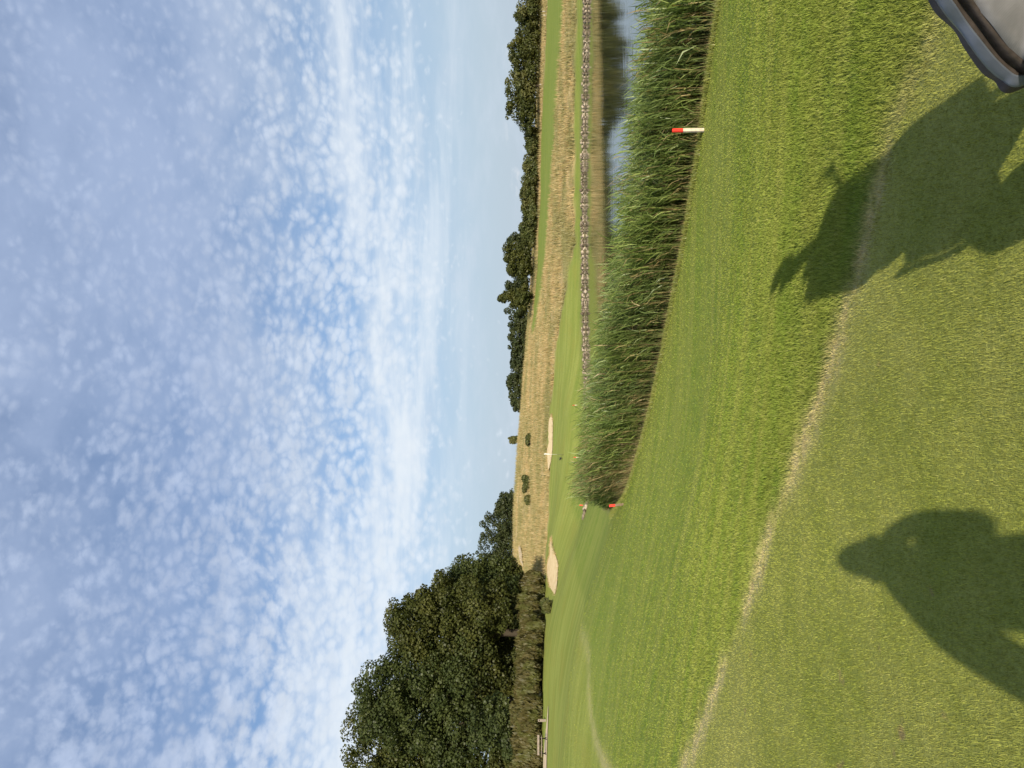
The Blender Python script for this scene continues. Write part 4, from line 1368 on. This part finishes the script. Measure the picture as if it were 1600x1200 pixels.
tr = thing("golf_trolley", "dark three wheeled golf trolley carrying the grey bag", "trolley", tuple(BO))
for (wx, wy, r) in ((0.30, -0.32, 0.15), (0.36, 0.36, 0.15), (-0.34, 0.0, 0.10)):
    a = np.linspace(0, 2 * np.pi, 25)
    ring = np.stack([wx + r * 0.86 * np.cos(a), np.full(25, wy), r + r * 0.86 * np.sin(a)], -1)
    w = add("wheel", poly_mesh("wheel", *tube(ring, [r * 0.14] * 25, 8), M_BLACK, True), tr)
    sp = [bar((wx, wy, r), (wx + r * .8 * math.cos(q), wy, r + r * .8 * math.sin(q)), 0.018) for q in np.arange(5) * 2 * math.pi / 5]
    add("spokes", poly_mesh("spokes", *join(sp), M_TRIM), w)
V, F = join([tube([(0.33, -0.32, 0.15), (0.33, 0.36, 0.15)], [0.014, 0.014], 8), tube([(-0.34, 0, 0.14), (-0.05, 0.0, 0.18), (0.33, 0.02, 0.16)], [0.016] * 3, 8),
             tube([(-0.05, 0.0, 0.18), tuple(A0 + ax * .3 + np.array([.12, 0, -.13])), tuple(A1 + np.array([.12, 0, -.13]))], [0.016] * 3, 8),
             tube([tuple(A1 + np.array([.12, 0, -.13])), tuple(A1 + np.array([.34, -.02, -.06])), tuple(A1 + np.array([.42, -.03, .0]))], [0.014] * 3, 8)])
add("frame", poly_mesh("frame", V, F, M_IRON, True), tr)
hb = A1 + np.array([.42, -.03, .0])
add("handle", poly_mesh("handle", *closed_tube([tuple(hb + np.array([0, -.16, 0])), tuple(hb + np.array([.03, 0, .02])), tuple(hb + np.array([0, .16, 0]))], [0.016] * 3, 8), M_BLACK, True), tr)

# ------------------------------------------------------------------ the person taking the picture, behind the lens
def person_material():
    m, g, out = mat("person_clothes")
    co = g.node('ShaderNodeTexCoord').outputs['Object']
    s = g.node('ShaderNodeSeparateXYZ'); g.link(co, s.inputs[0])
    z = s.outputs[2]
    n = g.noise(co, 9.0, 4.0, 0.6)
    skin = (0.42, 0.26, 0.18)
    c = g.mix(g.math('GREATER_THAN', z, 0.08), (0.5, 0.5, 0.5), skin)
    c = g.mix(g.math('GREATER_THAN', z, 0.48), c, (0.16, 0.15, 0.13))
    c = g.mix(g.math('GREATER_THAN', z, 0.96), c, (0.10, 0.16, 0.30))
    c = g.mix(g.math('GREATER_THAN', z, 1.50), c, skin)
    principled(g, out, c, 0.8, 0.2, 0.0, bump(g, n, 0.3, 0.01))
    return m


person = thing("person", "person standing behind the lens holding up a phone, seen by the shadow on the turf", "person", (0.06, -0.31, 0.0))
PV = [(0.0, 0, 0.98), (-0.03, 0, 1.12), (-0.04, 0.0, 1.36), (0.0, 0.01, 1.54), (0.015, 0.03, 1.62), (0.02, 0.04, 1.71), (0.025, 0.04, 1.795),      # spine, neck, head
      (0.10, 0.0, 0.93), (0.12, 0.02, 0.52), (0.13, -0.02, 0.09), (0.14, 0.14, 0.03),                                             # right leg
      (-0.10, 0.0, 0.93), (-0.13, 0.02, 0.52), (-0.15, -0.02, 0.09), (-0.16, 0.14, 0.03),                                         # left leg
      (0.11, 0.0, 1.48), (0.135, 0.06, 1.31), (0.15, 0.17, 1.47), (0.08, 0.25, 1.545), (0.045, 0.265, 1.56),                               # right arm up to the phone
      (-0.20, 0.0, 1.45), (-0.44, 0.05, 1.12), (-0.34, 0.15, 1.37), (-0.14, 0.24, 1.545), (-0.075, 0.265, 1.56)]                               # left arm, elbow out
PE = [(0, 1), (1, 2), (2, 3), (3, 4), (4, 5), (5, 6), (0, 7), (7, 8), (8, 9), (9, 10), (0, 11), (11, 12), (12, 13), (13, 14), (2, 15), (15, 16), (16, 17), (17, 18), (18, 19), (2, 20), (20, 21), (21, 22), (22, 23), (23, 24)]
PR = [(.26, .14), (.30, .12), (.23, .115), .14, .115, (.094, .105), (.066, .08), .10, .065, .045, .04, .10, .065, .045, .04, .08, .07, .06, .05, .038, .09, .075, .055, .045, .035]
body = skin_mesh("body", PV, PE, PR, person_material(), 2, 0)
body.parent = person
M_CAP = simple_mat("cap_cloth", (0.72, 0.70, 0.66), 0.85, 0.2, 0.0, 0.1, 20.0)
cz = 1.735
prof = [(0.120, -0.03), (0.122, -0.026), (0.100, 0.0), (0.092, 0.05), (0.074, 0.11), (0.046, 0.155), (0.012, 0.172)]
hv, hf = [], []
for (r, dz) in prof:
    for k in range(20):
        a = 2 * math.pi * k / 20
        hv.append((0.022 + r * math.cos(a), 0.04 + r * 1.08 * math.sin(a), cz + dz + (0.012 * math.sin(2 * a) if r > 0.11 else 0)))
for i_ in range(len(prof) - 1):
    for k in range(20):
        hf.append((i_ * 20 + k, i_ * 20 + (k + 1) % 20, (i_ + 1) * 20 + (k + 1) % 20, (i_ + 1) * 20 + k))
add("hat", poly_mesh("hat", hv, hf, M_CAP, True), person)
# fingers folded round the phone
M_SKIN = simple_mat("skin", (0.42, 0.26, 0.18), 0.55, 0.3, 0.0, 0.1, 30.0)
for s, hx in ((1, 0.05), (-1, -0.075)):
    fs = []
    for k, ln in enumerate((0.075, 0.085, 0.08, 0.065)):
        r0 = np.array([hx, 0.258, 1.585 - 0.021 * k])
        fs.append(closed_tube([r0, r0 + np.array([-s * ln * .3, 0.022, 0.004]), r0 + np.array([-s * ln * .55, 0.026, 0.0]), r0 + np.array([-s * ln * .75, 0.020, -0.004])], [.0095, .009, .0085, .006], 7))
    r0 = np.array([hx, 0.255, 1.555])
    fs.append(closed_tube([r0, r0 + np.array([-s * .025, -0.022, 0.02]), r0 + np.array([-s * .045, -0.02, 0.042])], [.012, .0105, .007], 7))
    add("fingers", poly_mesh("fingers", *join([(np.array(v), np.array(f)) for v, f in fs]), M_SKIN, True), person)

ph = thing("phone", "dark phone held upright in front of the person's face", "phone", (0.0, -0.026, 1.545))
add("case", poly_mesh("case", *box((-0.012, 0, 0.022), (0.072, 0.009, 0.150)), M_BLACK, False, 0.003), ph)
ms, gs, outs = mat("screen")
principled(gs, outs, (0.02, 0.02, 0.025), 0.1, 0.5)
add("screen", poly_mesh("screen", *box((-0.012, -0.0056, 0.022), (0.066, 0.001, 0.142)), ms), ph)
